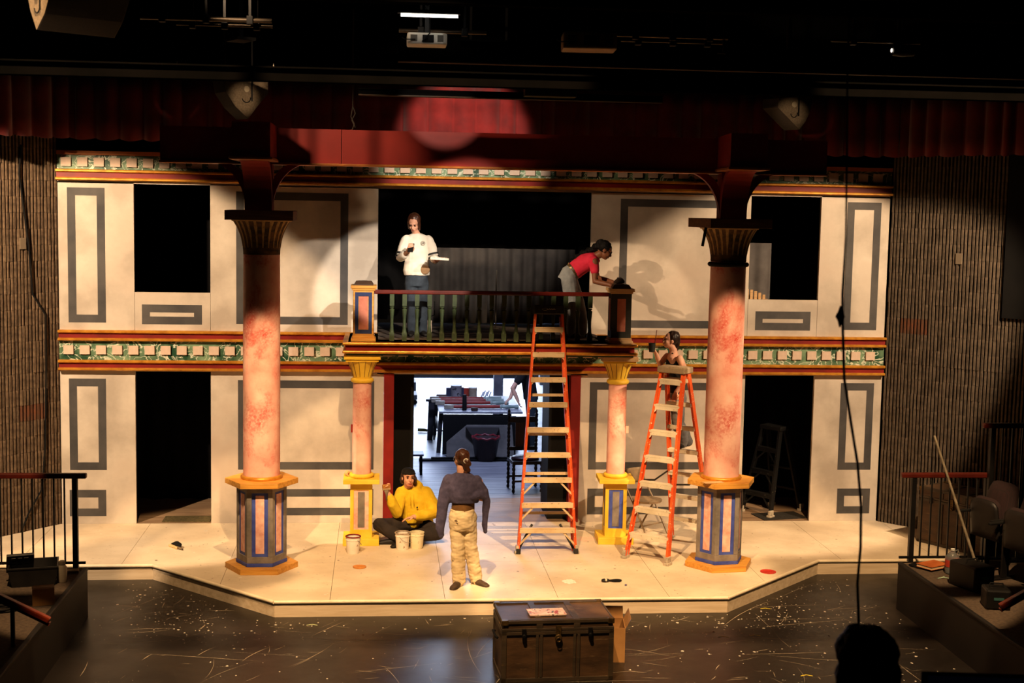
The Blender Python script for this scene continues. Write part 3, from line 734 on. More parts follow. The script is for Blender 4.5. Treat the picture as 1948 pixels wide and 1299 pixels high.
for k in range(2): m.tube([(-.055+.032*math.cos(2*PI*j/14), -.077, H1+.004+.013*math.sin(2*PI*j/14)) for j in range(15)], .003, 5)
m.tube([(-.03+.008*j, -.077, H1+.006+.006*math.sin(j*1.9)) for j in range(14)], .003, 5)
m.build('cap_lettering', M('cap_print', (176, 160, 140)), t)
# side ladder, twin-sided, standing open
t = thing('stepladder', 'orange stepladder standing open beside the tall column, person on it', 'ladder', (1.834+.622*.62, -2.065+.783*.62, 0), math.atan2(-.622, .783), 'orange stepladders')
H2 = 2.26
ladder_frame(t, lambda s: (-.62*(1-s)-.055*s, H2*s), 7, H2, .285, .15, ORANGE, STEPM, -1, brace_rows=0)
ladder_frame(t, lambda s: (.62*(1-s)+.055*s, H2*s), 7, H2, .285, .15, ORANGE, STEPM, 1, brace_rows=0)
MB().bx(-.185, .185, -.125, .125, H2-.045, H2+.03).build('top_cap', speckle('grey_cap', (128, 110, 88), (160, 142, 116), (70, 58, 46), 40, .64), t, bev=.012)
for u in (-1, 1):
    MB().bar((u*.235, -.36, .92), (u*.235, 0, .86), .006, .022, (0, 0, 1)).bar((u*.235, 0, .86), (u*.235, .36, .92), .006, .022, (0, 0, 1)).build('spreader', BLACKMETAL, t)
# black ladder in the dark doorway
t = thing('stepladder', 'paint-spotted black stepladder in the dark doorway', 'ladder', (4.13, .60, 0), math.radians(-52), 'black ladder in the doorway')
BLAD = speckle('black_spotted', (13, 12, 12), (20, 19, 18), (150, 150, 130), 55, .72, .5)
H3 = 1.2
ladder_frame(t, lambda s: (-.36*(1-s)-.05*s, H3*s), 3, H3, .25, .15, BLAD, BLAD, -1, brace_rows=3)
ladder_frame(t, lambda s: (.36*(1-s)+.05*s, H3*s), 3, H3, .25, .15, BLAD, BLAD, 1, steps=False)
MB().bx(-.18, .18, -.10, .10, H3-.04, H3+.02).build('top_cap', BLAD, t, bev=.01)
for k in (.25, .5): MB().bar((-.22, .36*(1-k)+.05*k, H3*k), (.22, .36*(1-k)+.05*k, H3*k), .02, .03).build('rear_bar', BLAD, t)
# ================================================================== TRUNK IN FRONT OF THE STAGE
def worn(key, c1, c2, c3):
    if key in MATS: return MATS[key]
    t = NT(key); a = t.ramp(t.noise(3, 5, (1, 1, 3)), .36, .66, lin(c1), lin(c2)); f = t.ramp(t.noise(5, 7, (.5, .5, 3), .7, .5), .60, .74)
    t.col(t.mix(f, a, lin(c3))); t.bump(t.noise(20, 4, (1, 1, 4)), .15); MATS[key] = t.done(.5); return MATS[key]
TRUNKP = worn('trunk_panel', (62, 44, 29), (92, 66, 43), (138, 112, 80)); TRUNKS = worn('trunk_slat', (52, 42, 31), (74, 60, 44), (140, 108, 72))
BRASS = M('dark_brass', (60, 46, 26), (110, 86, 50), 30, .4, .6)
def trunk(loc, rz, w, d, h, label, lidh=.105, group=None):
    t = thing('steamer_trunk', label, 'trunk', loc, rz, group)
    b = MB().bx(-w/2+.012, w/2-.012, -d/2+.012, d/2-.012, .02, h-lidh).build('body', TRUNKP, t)
    l = MB().bx(-w/2+.010, w/2-.010, -d/2+.010, d/2-.010, h-lidh+.004, h-.008).build('lid', TRUNKP, t)
    S = lambda p, x0, x1, y0, y1, z0, z1: MB().bx(x0, x1, y0, y1, z0, z1).build('slat', TRUNKS, p, bev=.003)
    for sy in (-1, 1):
        for sx in (-1, 1):
            MB().bx(min(sx*w/2, sx*(w/2-.045)), max(sx*w/2, sx*(w/2-.045)), min(sy*d/2, sy*(d/2-.045)), max(sy*d/2, sy*(d/2-.045)), .0, h-lidh).build('corner_slat', TRUNKS, b, bev=.003)
            MB().bx(min(sx*(w/2+.003), sx*(w/2-.06)), max(sx*(w/2+.003), sx*(w/2-.06)), min(sy*(d/2+.003), sy*(d/2-.06)), max(sy*(d/2+.003), sy*(d/2-.06)), h-.045, h+.004).build('corner_cap', BRASS, l, bev=.006)
        yy = (-d/2, -d/2+.014) if sy < 0 else (d/2-.014, d/2)
        for z0, z1, p in ((0, .04, b), (h-lidh-.032, h-lidh, b), (h-lidh+.004, h-lidh+.03, l), (h-.032, h, l)): S(p, -w/2, w/2, yy[0], yy[1], z0, z1)
        for fx in (-w/6, w/6):
            for dx in (-.019, .019): S(b, fx+dx-.013, fx+dx+.013, yy[0], yy[1], .04, h-lidh-.032)
            S(l, fx-.03, fx+.03, yy[0], yy[1], h-lidh+.03, h-.032)
    for sx in (-1, 1):
        xx = (-w/2, -w/2+.014) if sx < 0 else (w/2-.014, w/2)
        for z0, z1, p in ((0, .04, b), (h-lidh-.032, h-lidh, b), (h-lidh+.004, h-lidh+.03, l), (h-.032, h, l)): S(p, xx[0], xx[1], -d/2+.014, d/2-.014, z0, z1)
        m = MB(); m.tube([(sx*(w/2+.01), -.11, h*.62), (sx*(w/2+.03), -.09, h*.64), (sx*(w/2+.03), .09, h*.64), (sx*(w/2+.01), .11, h*.62)], .012, 8); m.build('handle', BLACK, b, smooth='auto')
    for fx in (-w/6, w/6): S(l, fx-.03, fx+.03, -d/2+.02, d/2-.02, h-.010, h+.001)
    for sy in (-1, 1): S(l, -w/2+.05, w/2-.05, sy*(d/2-.05)-.02, sy*(d/2-.05)+.02, h-.010, h+.0008)
    for fx in (-w*.305, w*.285):
        m = MB(); m.bx(fx-.02, fx+.02, -d/2-.018, -d/2+.002, h-lidh-.05, h-lidh+.03); m.lathe([(.008, -.012), (.018, -.01), (.018, .01), (.008, .012)], 12, (fx, -d/2-.02, h-lidh-.035), Matrix.Rotation(PI/2, 3, 'X')); m.build('latch', BLACKMETAL, b, bev=.004)
    m = MB(); m.bx(-.025, .025, -d/2-.014, -d/2+.002, h-lidh-.04, h-lidh+.055); m.lathe([(.012, -.016), (.03, -.012), (.034, 0), (.03, .008)], 20, (0, -d/2-.012, h-lidh-.06), Matrix.Rotation(PI/2, 3, 'X')); m.tube([(.02*math.cos(q*PI/8), -d/2-.026, h-lidh-.075+.02*math.sin(q*PI/8)) for q in range(17)], .004, 6)
    m.build('hasp_lock', BRASS, b, bev=.003)
    return t
trunk((.292, -5.31, FZ), math.radians(2.6), 1.05, .635, .585, 'worn dark wooden trunk with metal latches on the black floor in front')
t = NT('paint_palette_board'); a = t.ramp(t.noise(7, 6), .36, .62, lin((226, 178, 160)), lin((250, 226, 206))); f1 = t.ramp(t.noise(16, 4), .58, .63); f2 = t.ramp(t.noise(26, 3), .62, .66)
t.col(t.mix(f2, t.mix(f1, a, lin((190, 70, 62))), lin((70, 60, 50)))); PALB = t.done(.5)
tag(MB().bx(-.175, .175, -.105, .105, 0, .012).build('paint_board', PALB, loc=(.22, -5.40, FZ+.586), rot=(0, 0, math.radians(4)), bev=.002), 'paint-splashed pink board lying on the trunk lid', 'board')
CARD = M('cardboard', (140, 98, 52), (160, 116, 66), 4, .85)
t = thing('cardboard_box', 'open cardboard box standing behind the trunk', 'box', (.945, -4.95, FZ), math.radians(-6))
MB().bx(-.10, .10, -.17, -.166, 0, .34).bx(-.10, .10, .166, .17, 0, .34).bx(-.10, -.096, -.166, .166, 0, .34).bx(.096, .10, -.166, .166, 0, .34).bx(-.096, .096, -.166, .166, 0, .005).build('body', CARD, t)
MB().add([(.10, -.17, .34), (.10, .17, .34), (.15, .17, .44), (.15, -.17, .44), (.103, -.17, .337), (.103, .17, .337), (.153, .17, .437), (.153, -.17, .437)], [(0, 1, 2, 3), (4, 7, 6, 5), (0, 4, 5, 1), (2, 6, 7, 3), (0, 3, 7, 4), (1, 5, 6, 2)]).build('flap', CARD, t)
MB().add([(-.10, .17, .34), (.10, .17, .34), (.10, .24, .44), (-.10, .24, .44), (-.10, .174, .338), (.10, .174, .338), (.10, .244, .438), (-.10, .244, .438)], [(0, 1, 2, 3), (4, 7, 6, 5), (0, 4, 5, 1), (2, 6, 7, 3), (0, 3, 7, 4), (1, 5, 6, 2)]).build('flap', CARD, t)

# ================================================================== PAINT BUCKETS AND SMALL THINGS ON THE DECK
BUCKW = speckle('bucket_white', (226, 216, 200), (240, 232, 220), (170, 140, 110), 26, .66, .5)
BUCKY = speckle('bucket_cream', (228, 216, 176), (240, 230, 198), (150, 120, 60), 34, .64, .5)
def bucket(loc, label, mat, paint, r=.088, h=.2, rim=None):
    t = thing('paint_bucket', label, 'bucket', loc, random.uniform(0, 6), 'paint buckets on the stage')
    n = 28; pr = [(r*.84, 0), (r*.86, .004), (r*.97, h*.8), (r*1.03, h*.81), (r*1.03, h*.84), (r*.98, h*.85), (r, h*.96), (r*1.04, h*.97), (r*1.04, h), (r*.97, h), (r*.95, h*.72)]
    MB().lathe(pr, n).build('body', mat, t, smooth='auto')
    MB().lathe([(.001, h*.80), (r*.952, h*.80)], n).build('paint', paint, t)
    if rim: 
        m = MB(); torus(m, r*1.0, .008, h+.004); m.build('rim', rim, t, smooth=True)
    m = MB(); m.tube([(r*1.05*math.cos(a), -r*.25-r*.9*math.sin(a), h*.86-r*.9*math.sin(a)) for a in [PI*q/12 for q in range(13)]], .0025, 6); m.build('handle', M('wire', (150, 146, 140), None, metal=.8, rough=.4), t, smooth='auto')
    return t
bucket((-1.655, -1.57, 0), 'white paint bucket with dark red rim in front of the yellow plinth', BUCKW, M('paint_red', (120, 24, 18), rough=.3), rim=M('rim_red', (96, 18, 14), (140, 30, 22), 20, .5))
bucket((-1.06, -1.40, 0), 'grimy-rimmed white paint bucket in front of the seated man', BUCKW, M('paint_grey', (120, 110, 100), rough=.3), rim=M('rim_grey', (140, 122, 104), (190, 172, 150), 24, .6))
bucket((-.885, -1.355, 0), 'cream speckled paint bucket close to the seated man', BUCKY, M('paint_yellow', (226, 190, 90), rough=.3))
tag(MB().lathe([(.07, 0), (.078, .002), (.078, .012), (.07, .012), (.066, .008)], 28).build('paint_can_lid', M('lid_ochre', (184, 112, 44), (206, 136, 64), 12, .45), loc=(-1.568, -2.236, 0), smooth='auto'), 'round ochre can lid lying on the stage', 'lid')
tag(MB().lathe([(.085, 0), (.092, .002), (.092, .01), (.08, .01), (.07, .006)], 28).build('paint_can_lid', M('lid_red', (178, 40, 30), (206, 64, 52), 14, .4), loc=(3.174, -2.574, 0), smooth='auto'), 'round lid with bright red paint near the stage corner', 'lid')
t = thing('scrub_brush', 'dark-handled paint brush lying on the stage beyond the column', 'brush', (-3.79, -1.29, 0), math.radians(-52))
MB().bx(-.12, .07, -.035, .035, .0, .03).build('bristles', M('bristle_tan', (200, 160, 104), (226, 190, 140), 40, .9, stretch=(1, 6, 1)), t, bev=.008)
m = MB(); m.loft([((-.10, .02, .034), (0, .03, 0), (0, 0, .012)), ((-.03, .02, .05), (0, .042, 0), (0, 0, .026)), ((.05, .015, .046), (0, .036, 0), (0, 0, .022)), ((.09, .01, .034), (0, .012, 0), (0, 0, .008))]); m.build('grip', BLACK, t, smooth=True)
m = MB(); m.loft([((.06, 0, .02), (0, .028, 0), (0, 0, .014)), ((.13, 0, .014), (0, .014, 0), (0, 0, .010)), ((.16, 0, .012), (0, .008, 0), (0, 0, .008))]); m.build('handle', M('brush_handle', (196, 168, 130), (60, 46, 34), 9, .5), t, smooth=True)
t = thing('work_glove', 'black and white looped strap lying on the stage', 'strap', (1.27, -2.93, 0), .1)
m = MB(); m.tube([(.05+.055*math.cos(2*PI*j/16), .03*math.sin(2*PI*j/16), .014) for j in range(17)], .012, 8, (1, .7)); m.build('loop', BLACK, t, smooth=True)
m = MB(); m.ell((-.075, 0, .02), (.05, .035, .02), 14, 8); m.build('pad', speckle('pad_black', (18, 16, 14), (30, 26, 22), (200, 180, 150), 30, .6), t, smooth=True)
m = MB(); m.bx(-.085, -.065, -.036, .036, .018, .043); m.build('stripe', M('stripe_white', (226, 206, 184)), t, bev=.005)
m = MB(); m.tube([(-.025, 0, .016), (0, .004, .016)], .012, 8); m.build('buckle', BLACKMETAL, t)
tag(MB().lathe([(.008, 0), (.013, .002), (.013, .014), (.006, .016)], 10).build('tape_scrap', M('bluish_scrap', (90, 84, 120)), loc=(1.40, -3.09, 0), smooth='auto'), 'tiny bluish cap lying beside the looped strap', 'cap')
m = MB(); rnd = random.Random(4); k = 18; m.add([(.075*rnd.uniform(.8, 1.2)*math.cos(2*PI*j/k), .10*rnd.uniform(.8, 1.2)*math.sin(2*PI*j/k), .0011) for j in range(k)], [tuple(range(k))])
m.build('white_spill', M('spill_white', (246, 240, 228), (220, 210, 192), 30, .5), platform, loc=(.79, -2.91, 0))
m = MB(); m.add([(.14*rnd.uniform(.7, 1.2)*math.cos(2*PI*j/k), .14*rnd.uniform(.6, 1.2)*math.sin(2*PI*j/k), .0011) for j in range(k)], [tuple(range(k))])
m.build('pink_spill', M('spill_pink', (240, 190, 170), (226, 206, 180), 14, .5), platform, loc=(1.28, -.95, 0))
tag(MB().tube([(1.17, -3.77, FZ+.006), (1.33, -3.81, FZ+.006)], .006, 6).build('blue_pencil', M('pencil_blue', (90, 100, 150)), smooth='auto'), 'thin blue pencil on the black floor beside the cardboard box', 'pencil')
t = thing('tape_roll', 'roll of tan tape lying on the small column slab', 'tape roll', (-1.735, -1.0, .822), .5)
m = MB(); pr = [(.016, -.03), (.035, -.03), (.035, .03), (.016, .03), (.016, -.03)]; vs = []; n = 20
for r_, z_ in pr[:4]: vs += [(r_*math.cos(2*PI*j/n), z_, .036+r_*math.sin(2*PI*j/n)) for j in range(n)]
m.add(vs, [(q*n+j, q*n+(j+1) % n, ((q+1) % 4)*n+(j+1) % n, ((q+1) % 4)*n+j) for q in range(4) for j in range(n)]); m.build('roll', M('tape_tan', (206, 170, 120), (186, 150, 100), 9, .6), t, smooth='auto')
MB().lathe([(.017, -.028), (.017, .028)], 16, (0, 0, .036), Matrix.Rotation(PI/2, 3, 'X')).build('core', M('core_red', (120, 50, 40)), t)
tag(MB().bx(-.12, .12, -.045, .045, 0, .006).build('offcut', PALEWOOD, loc=(2.50, -2.52, 1.049), rot=(0, 0, .2), bev=.001), 'thin pale wood offcut resting on the column slab by the ladder', 'offcut')

# ================================================================== FOLDING CHAIR BEHIND THE LADDER
STEELT = M('tan_steel', (122, 104, 82), (146, 126, 100), 8, .45, .2)
def folding_chair(loc, rz, label):
    t = thing('folding_chair', label, 'chair', loc, rz)
    m = MB().loft([((0, .0, .425), (.20, 0, 0), (0, .19, 0)), ((0, 0, .45), (.205, 0, 0), (0, .195, 0))]); m.build('seat', STEELT, t)
    m = MB(); vs = []
    for k_, (z, hw) in enumerate(((.62, .17), (.68, .2), (.78, .2), (.82, .17))):
        for j in range(7):
            u = -1+2*j/6; vs += [(u*hw, .235+.05*(z-.62)+.035*(1-u*u), z)]
    m.add(vs, [(r_*7+j, r_*7+j+1, (r_+1)*7+j+1, (r_+1)*7+j) for r_ in range(3) for j in range(6)]); o = m.build('backrest', STEELT, t, smooth=True); o.modifiers.new('s', 'SOLIDIFY').thickness = .012
    for s in (-1, 1):
        MB().tube([(s*.20, -.20, 0), (s*.20, .06, .42), (s*.20, .225, .66), (s*.18, .25, .80)], .012, 8).build('leg', STEELT, t, smooth='auto')
        MB().tube([(s*.175, .26, 0), (s*.175, .02, .40)], .012, 8).build('leg', STEELT, t, smooth='auto')
    MB().tube([(-.20, -.11, .14), (.20, -.11, .14)], .009, 8).build('stretcher', STEELT, t); MB().tube([(-.175, .20, .1), (.175, .20, .1)], .009, 8).build('stretcher', STEELT, t)
    return t
folding_chair((2.10, -.66, 0), math.radians(38), 'tan steel folding chair under the open orange ladder')

# ================================================================== THINGS SEEN THROUGH THE SET OPENINGS
tag(MB().bx(-.31, .31, -.165, .165, 0, .012).build('doormat', M('mat_green_brown', (66, 58, 34), (96, 84, 52), 40, .95, bump=.5), loc=(-3.86, .22, .0), bev=.004), 'green-brown doormat just inside the dark doorway', 'doormat')
tag(MB().bx(-.33, .33, -.2, .2, 0, .012).build('doormat', M('mat_dark', (26, 24, 22), (44, 40, 34), 40, .95, bump=.5), loc=(4.15, .28, .0), rot=(0, 0, .2), bev=.004), 'dark doormat under the black stepladder', 'doormat')
t = thing('slatted_chair', 'slatted wooden chair back showing over the upper window sill', 'chair', (3.70, .42, 2.54), 0)
for i in range(6):
    h = [.50, .585, .575, .555, .535, .51][i]; MB().bx(-.15+i*.058, -.15+i*.058+.042, 0, .018, .12, h).build('slat', PALEWOOD, t, bev=.004)
MB().bx(-.18, .22, .018, .04, .30, .35).bx(-.18, .22, .018, .04, .14, .18).build('crossbar', PALEWOOD, t)
for x_ in (-.17, .19):
    MB().bx(x_, x_+.03, .0, .035, 0, .45).build('leg', PALEWOOD, t); MB().bx(x_, x_+.03, -.36, -.325, 0, .40).build('leg', PALEWOOD, t)
MB().bx(-.18, .23, -.37, .02, .39, .42).build('seat', PALEWOOD, t, bev=.006)
t = thing('pale_sliver', 'thin pale stake standing behind the railing near the lightened drape', 'sliver', (.20, .55, 2.531));  # thin grey upright strip on a small square foot
MB().bx(-.009, .009, -.006, .006, 0, .8).build('upright_bar', GREYPAINT, t); MB().bx(-.04, .04, -.04, .04, 0, .02).build('foot', GREYPAINT, t)
t = thing('paint_roller', 'pale paint roller standing on the balcony boards by the white shirt', 'roller', (-.72, -.2, 2.531))
MB().lathe([(.03, 0), (.03, .17)], 16).build('roller_sleeve', M('sleeve', (180, 160, 140), (206, 188, 166), 30, .9), t, smooth='auto'); MB().tube([(0, 0, .17), (0, 0, .22), (.06, 0, .24), (.06, 0, .42)], .006, 8).build('handle', BLACK, t)

# ---- workshop table with spindles
DARKTAB = M('dark_table', (24, 24, 28), (38, 38, 44), 6, .6)
t = thing('work_table', 'dark work table with splayed legs behind the centre doorway', 'table', (.27, 6.0, 0))
MB().bx(-.62, .80, -1.0, .95, .685, .72).build('tabletop', M('table_top_grey', (110, 112, 120), (150, 152, 160), 5, .5, bump=.1), t, bev=.004)
MB().bx(-.74, -.40, .55, .62, .66, .715).build('end_rail', DARKTAB, t)
for sx in (-1, 1):
    for sy in (-1, 1): MB().bar((sx*.62, sy*.9, 0), (sx*.58, sy*.86, .69), .07, .07).build('leg', DARKTAB, t)
MB().bar((-.6, -.9, .33), (-.6, .9, .33), .03, .1).build('stretcher', DARKTAB, t); MB().bx(-.6, .6, -.93, -.90, .585, .66).build('apron', DARKTAB, t)
t = thing('sawhorse', 'dark trestle beside the workshop table', 'trestle', (-.41, 6.35, 0), 0)
MB().bx(-.12, .05, -.05, .05, .70, .74).build('top_rail', DARKTAB, t); MB().bar((-.04, 0, 0), (-.02, 0, .70), .10, .06, (0, 1, 0)).build('leg', DARKTAB, t); MB().bar((-.03, 0, .33), (.05, 0, .33), .05, .16).build('shelf', DARKTAB, t); MB().bar((-.02, 0, .60), (.05, 0, .70), .04, .05).build('brace', DARKTAB, t); MB().bar((.035, .03, 0), (.035, .03, .70), .03, .04, (0, 1, 0)).build('leg', DARKTAB, t)
SPIN = M('spindle_red', (128, 34, 26), (150, 48, 36), 6, .5); SPG = M('spindle_green', (120, 140, 132), (168, 182, 172), 8, .5)
for i, (x, y, lb) in enumerate(((.06, 6.35, 'red spindle with pale green end lying farthest back on the workshop table'), (.08, 6.1, 'red spindle with pale green end, second from the back on the workshop table'),
                            (.14, 5.82, 'red spindle with pale green end, third from the back on the workshop table'), (.27, 5.35, 'long red spindle with pale end at the front of the workshop table'))):
    s = thing('spindle', lb, 'spindle', (x, y, .72), math.radians(1.5), 'red spindles on the workshop table')
    MB().lathe([(.028, -.36), (.032, -.2), (.03, .3), (.026, .44)], 12, (0, 0, .034), Matrix.Rotation(PI/2, 3, 'Y')).build('shaft', SPIN, s, smooth='auto')
    MB().bx(-.52, -.36, -.033, .033, .001, .067).build('block', M('spindle_block', (120, 110, 96), (170, 160, 140), 9, .6), s, bev=.004)
    MB().lathe([(.026, .44), (.036, .46), (.024, .48), (.034, .56), (.028, .68), (.036, .72), (.036, .76)], 12, (0, 0, .034), Matrix.Rotation(PI/2, 3, 'Y')).build('turned_end', SPG, s, smooth='auto')
def tin(loc, r, h, mat, label, cat='bucket', lidm=None):
    s = thing('paint_tin', label, cat, loc, 0, 'tins on the workshop table')
    MB().lathe([(r*.92, 0), (r, .01), (r, h*.94), (r*1.04, h*.95), (r*1.04, h), (r*.9, h)], 24).build('body', mat, s, smooth='auto')
    m = MB(); m.tube([(r*1.05*math.cos(a), -.01, h*.85-r*.8*math.sin(a)) for a in [PI*q/10 for q in range(11)]], .003, 5); m.build('handle', BLACKMETAL, s)
    if lidm: MB().lathe([(r*.98, h), (r*.98, h+.012), (r*.5, h+.014)], 24).build('lid', lidm, s, smooth='auto')
tin((.03, 6.72, .72), .10, .22, speckle('tin_grey', (116, 110, 112), (146, 140, 140), (60, 56, 58), 12, .6), 'large grey paint tin with dark print on the workshop table')
tin((.335, 6.74, .72), .073, .17, M('tin_tan', (156, 136, 112), (186, 168, 142), 7, .5), 'tan tin with white lid on the workshop table', lidm=M('lid_pale', (226, 222, 214)))
tin((.195, 6.80, .72), .072, .17, M('tin_red', (176, 56, 40), (196, 76, 56), 7, .5), 'bright red tin on the workshop table')
for (x, w, h, lb) in ((-.10, .05, .17, 'dark box beside the grey paint tin'), (.145, .025, .17, 'narrow dark box right of the grey tin')):
    tag(MB().bx(-w, w, -.05, .05, 0, h).build('dark_box', M('box_navy', (42, 44, 66), (56, 58, 80), 6, .6), loc=(x, 6.78, .72), bev=.003), lb, 'box')
tag(MB().bx(-.09, .09, -.05, .05, 0, .05).build('stacked_boards', M('board_brown', (84, 66, 56), (120, 100, 88), 9, .6, stretch=(1, 1, 20)), loc=(-.235, 6.75, .72), bev=.002), 'short stacked boards at the end of the workshop table', 'boards')
tag(MB().lathe([(.035, 0), (.04, .02), (.036, .26), (.03, .27)], 16).build('black_post', BLACK, loc=(.085, 5.15, .72), smooth='auto'), 'black upright cylinder standing at the front table edge', 'post')
tag(MB().lathe([(.05, 0), (.06, .01), (.058, .05), (.03, .055)], 18).build('dark_pad', M('pad_brown', (40, 26, 22), (60, 40, 32), 20, .8), loc=(.255, 5.12, .72), smooth='auto'), 'dark round sanding pad at the front table edge', 'pad')
t = thing('brush_bundle', 'bundle of white tubes lying on the workshop table', 'tubes', (.56, 6.75, .72))
for i in range(5): MB().tube([(-.07+i*.035, -.04, .02+.02*(i % 2)), (-.03+i*.035, .06, .09+.02*(i % 2))], .014, 8).build('tube', M('tube_white', (210, 214, 220)), t, smooth='auto')
# leaning flats and bin in front of the table
t = thing('leaning_flat', 'grey scenery flat leaning under the workshop table', 'flat', (.35, 4.72, 0)); 
MB().add([(-.58, 0, 0), (.56, 0, 0), (.52, .10, .52), (-.24, .10, .52), (-.58, .04, .24), (-.58, .03, 0), (.56, .03, 0), (.52, .13, .52), (-.24, .13, .52), (-.58, .07, .24)], [(0, 1, 2, 3, 4), (9, 8, 7, 6, 5), (0, 5, 6, 1), (1, 6, 7, 2), (2, 7, 8, 3), (3, 8, 9, 4), (4, 9, 5, 0)]).build('sheet', M('flat_grey', (92, 88, 84), (116, 110, 104), 4, .85), t)
MB().add([(-.26, -.003, .50), (.30, -.003, .50), (.2, -.012, .27), (-.05, -.012, .2), (-.26, .09, .50), (.30, .09, .50), (.2, .04, .27), (-.05, .04, .2)], [(0, 1, 2, 3), (4, 7, 6, 5), (0, 4, 5, 1), (1, 5, 6, 2), (2, 6, 7, 3), (3, 7, 4, 0)]).build('patch', M('flat_patch', (64, 60, 58)), t)
tag(MB().bx(-.62, .62, 0, .03, 0, .66).build('dark_backboard', BLACK, loc=(.33, 4.93, 0), bev=.002), 'black board closing the front of the workshop table', 'board')
t = thing('rubbish_bin', 'dark ribbed bin with a crumpled red liner', 'bin', (.40, 4.42, 0))
m = MB(); m.lathe([(.185 if j % 2 else .18, z) for j, z in enumerate([0, .01, .4])]+[(.225, .42)], 4, a0=PI/4); 
MB().lathe([(.17, 0), (.225, .36), (.235, .38), (.215, .38)], 28).build('body', M('bin_dark', (34, 22, 24), (46, 30, 30), 8, .6), t, smooth='auto')
m = MB(); torus(m, .222, .02, .385, 28, 8); m.v = [(x, y, z+.012*math.sin(9*math.atan2(y, x))) for x, y, z in m.v]; m.build('liner', M('liner_red', (96, 22, 30), (120, 34, 40), 12, .4), t, smooth=True)
t = thing('floor_batten', 'long dark batten lying across the floor behind the doorway', 'batten', (.3, 4.35, 0)); MB().bx(-1.0, .95, -.05, .05, 0, .035).build('board', BLACK, t); MB().bx(-.8, .95, -.02, .05, .035, .06).build('top_board', BLACK, t)
t = thing('push_broom', 'broom lying on the workshop floor left of the trestle', 'broom', (-.50, 7.2, 0), math.radians(-8)); MB().loft([((-.14, 0, .04), (0, .05, 0), (0, 0, .03)), ((-.02, 0, .04), (0, .035, 0), (0, 0, .028)), ((.05, 0, .03), (0, .02, 0), (0, 0, .02))]).build('bristles', M('broom_straw', (120, 110, 50), (60, 70, 60), 12, .9), t); MB().tube([(.04, 0, .03), (.7, .05, .03)], .012, 8).build('handle', BLACK, t)
# far things at the loading door
for i, (x, y, sx, h, lb) in enumerate(((-1.05, 12.3, .5, .30, 'low dark cart far back at the loading door'), (-.72, 11.0, .16, .20, 'small bluish crate far back in the workshop'))):
    s = thing('cart', lb, 'cart', (x, y, 0)); MB().bx(-sx, sx, -.3, .3, .10, h).build('body', M('cart_dark', (40, 44, 54), (66, 70, 82), 5, .7), s, bev=.01)
    for u in (-1, 1): MB().lathe([(.05, -.02), (.05, .02)], 14, (u*sx*.7, -.28, .05), Matrix.Rotation(PI/2, 3, 'X')).build('wheel', BLACK, s)
s = thing('steel_post', 'grey post standing at the far side of the workshop table', 'post', (.93, 8.3, 0)); MB().bx(-.09, .09, -.09, .09, 0, 3.2).build('shaft', M('post_grey', (90, 88, 96), (120, 118, 126), 4, .7), s, bev=.005); MB().bx(-.13, .13, -.13, .13, 0, .02).build('foot', BLACKMETAL, s)
s = thing('white_bucket', 'white bucket standing beyond the carved chair', 'bucket', (.98, 6.0, 0)); MB().lathe([(.12, 0), (.14, .3), (.145, .31), (.13, .31)], 20).build('body', M('bucket_cool', (206, 208, 214)), s, smooth='auto'); MB().bx(-.16, .16, -.16, .16, -.0, .0).build('base_ring', BLACK, s) if False else None
MB().tube([(.14*math.cos(a), -.02, .28-.1*math.sin(a)) for a in [PI*q/10 for q in range(11)]], .003, 5).build('handle', BLACKMETAL, s)
# carved chair with barley-twist back posts
CARV = M('carved_oak', (30, 22, 20), (50, 36, 30), 12, .4)
t = thing('carved_chair', 'dark carved chair with twisted back posts behind the tall ladder', 'chair', (.80, 2.05, 0), math.radians(180+6))
MB().bx(-.23, .23, -.22, .22, .42, .47).build('seat_frame', CARV, t, bev=.006); MB().loft([((0, 0, .465), (.21, 0, 0), (0, .2, 0)), ((0, 0, .50), (.20, 0, 0), (0, .19, 0)), ((0, 0, .515), (.14, 0, 0), (0, .13, 0))]).build('cushion', M('maroon_leather', (62, 24, 36), (80, 34, 46), 10, .45), t, smooth=True)
def twist(x, y, z0, z1, r=.018, turns=5):
    m = MB()
    for ph in (0, PI): m.tube([(x+.011*math.cos(ph+2*PI*turns*i/40), y+.011*math.sin(ph+2*PI*turns*i/40), z0+(z1-z0)*i/40) for i in range(41)], .015, 6)
    return m
for sx in (-1, 1):
    twist(sx*.21, -.21, .47, 1.08).build('back_post', CARV, t, smooth='auto'); MB().lathe([(.02, 1.08), (.03, 1.10), (.014, 1.12), (.024, 1.15), (.004, 1.19)], 10, (sx*.21, -.21, 0)).build('finial', CARV, t, smooth='auto')
    for sy in (-1, 1): twist(sx*.21, sy*.2, .03, .42, turns=3).build('leg', CARV, t, smooth='auto'); MB().ell((sx*.21, sy*.2, .02), (.025, .025, .02), 10, 6).build('bun_foot', CARV, t, smooth=True)
MB().bx(-.2, .2, -.225, -.195, .98, 1.07).build('crest_rail', CARV, t, bev=.01); MB().bx(-.2, .2, -.22, -.20, .56, .62).build('lower_rail', CARV, t, bev=.006); MB().bx(-.11, .11, -.218, -.202, .62, .98).build('splat', mat_wood('chair_splat', (60, 36, 24), (86, 54, 36), 'z', .5), t)
for sy in (-1, 1): MB().bx(-.2, .2, sy*.2-.012, sy*.2+.012, .16, .19).build('stretcher', CARV, t)
t = thing('low_stool', 'low dark stool half hidden behind the seated man', 'stool', (-.78, 3.3, 0)); MB().bx(-.2, .12, -.15, .15, .30, .33).build('top', M('stool_top', (90, 100, 130), (110, 120, 150), 6, .5), t, bev=.004)
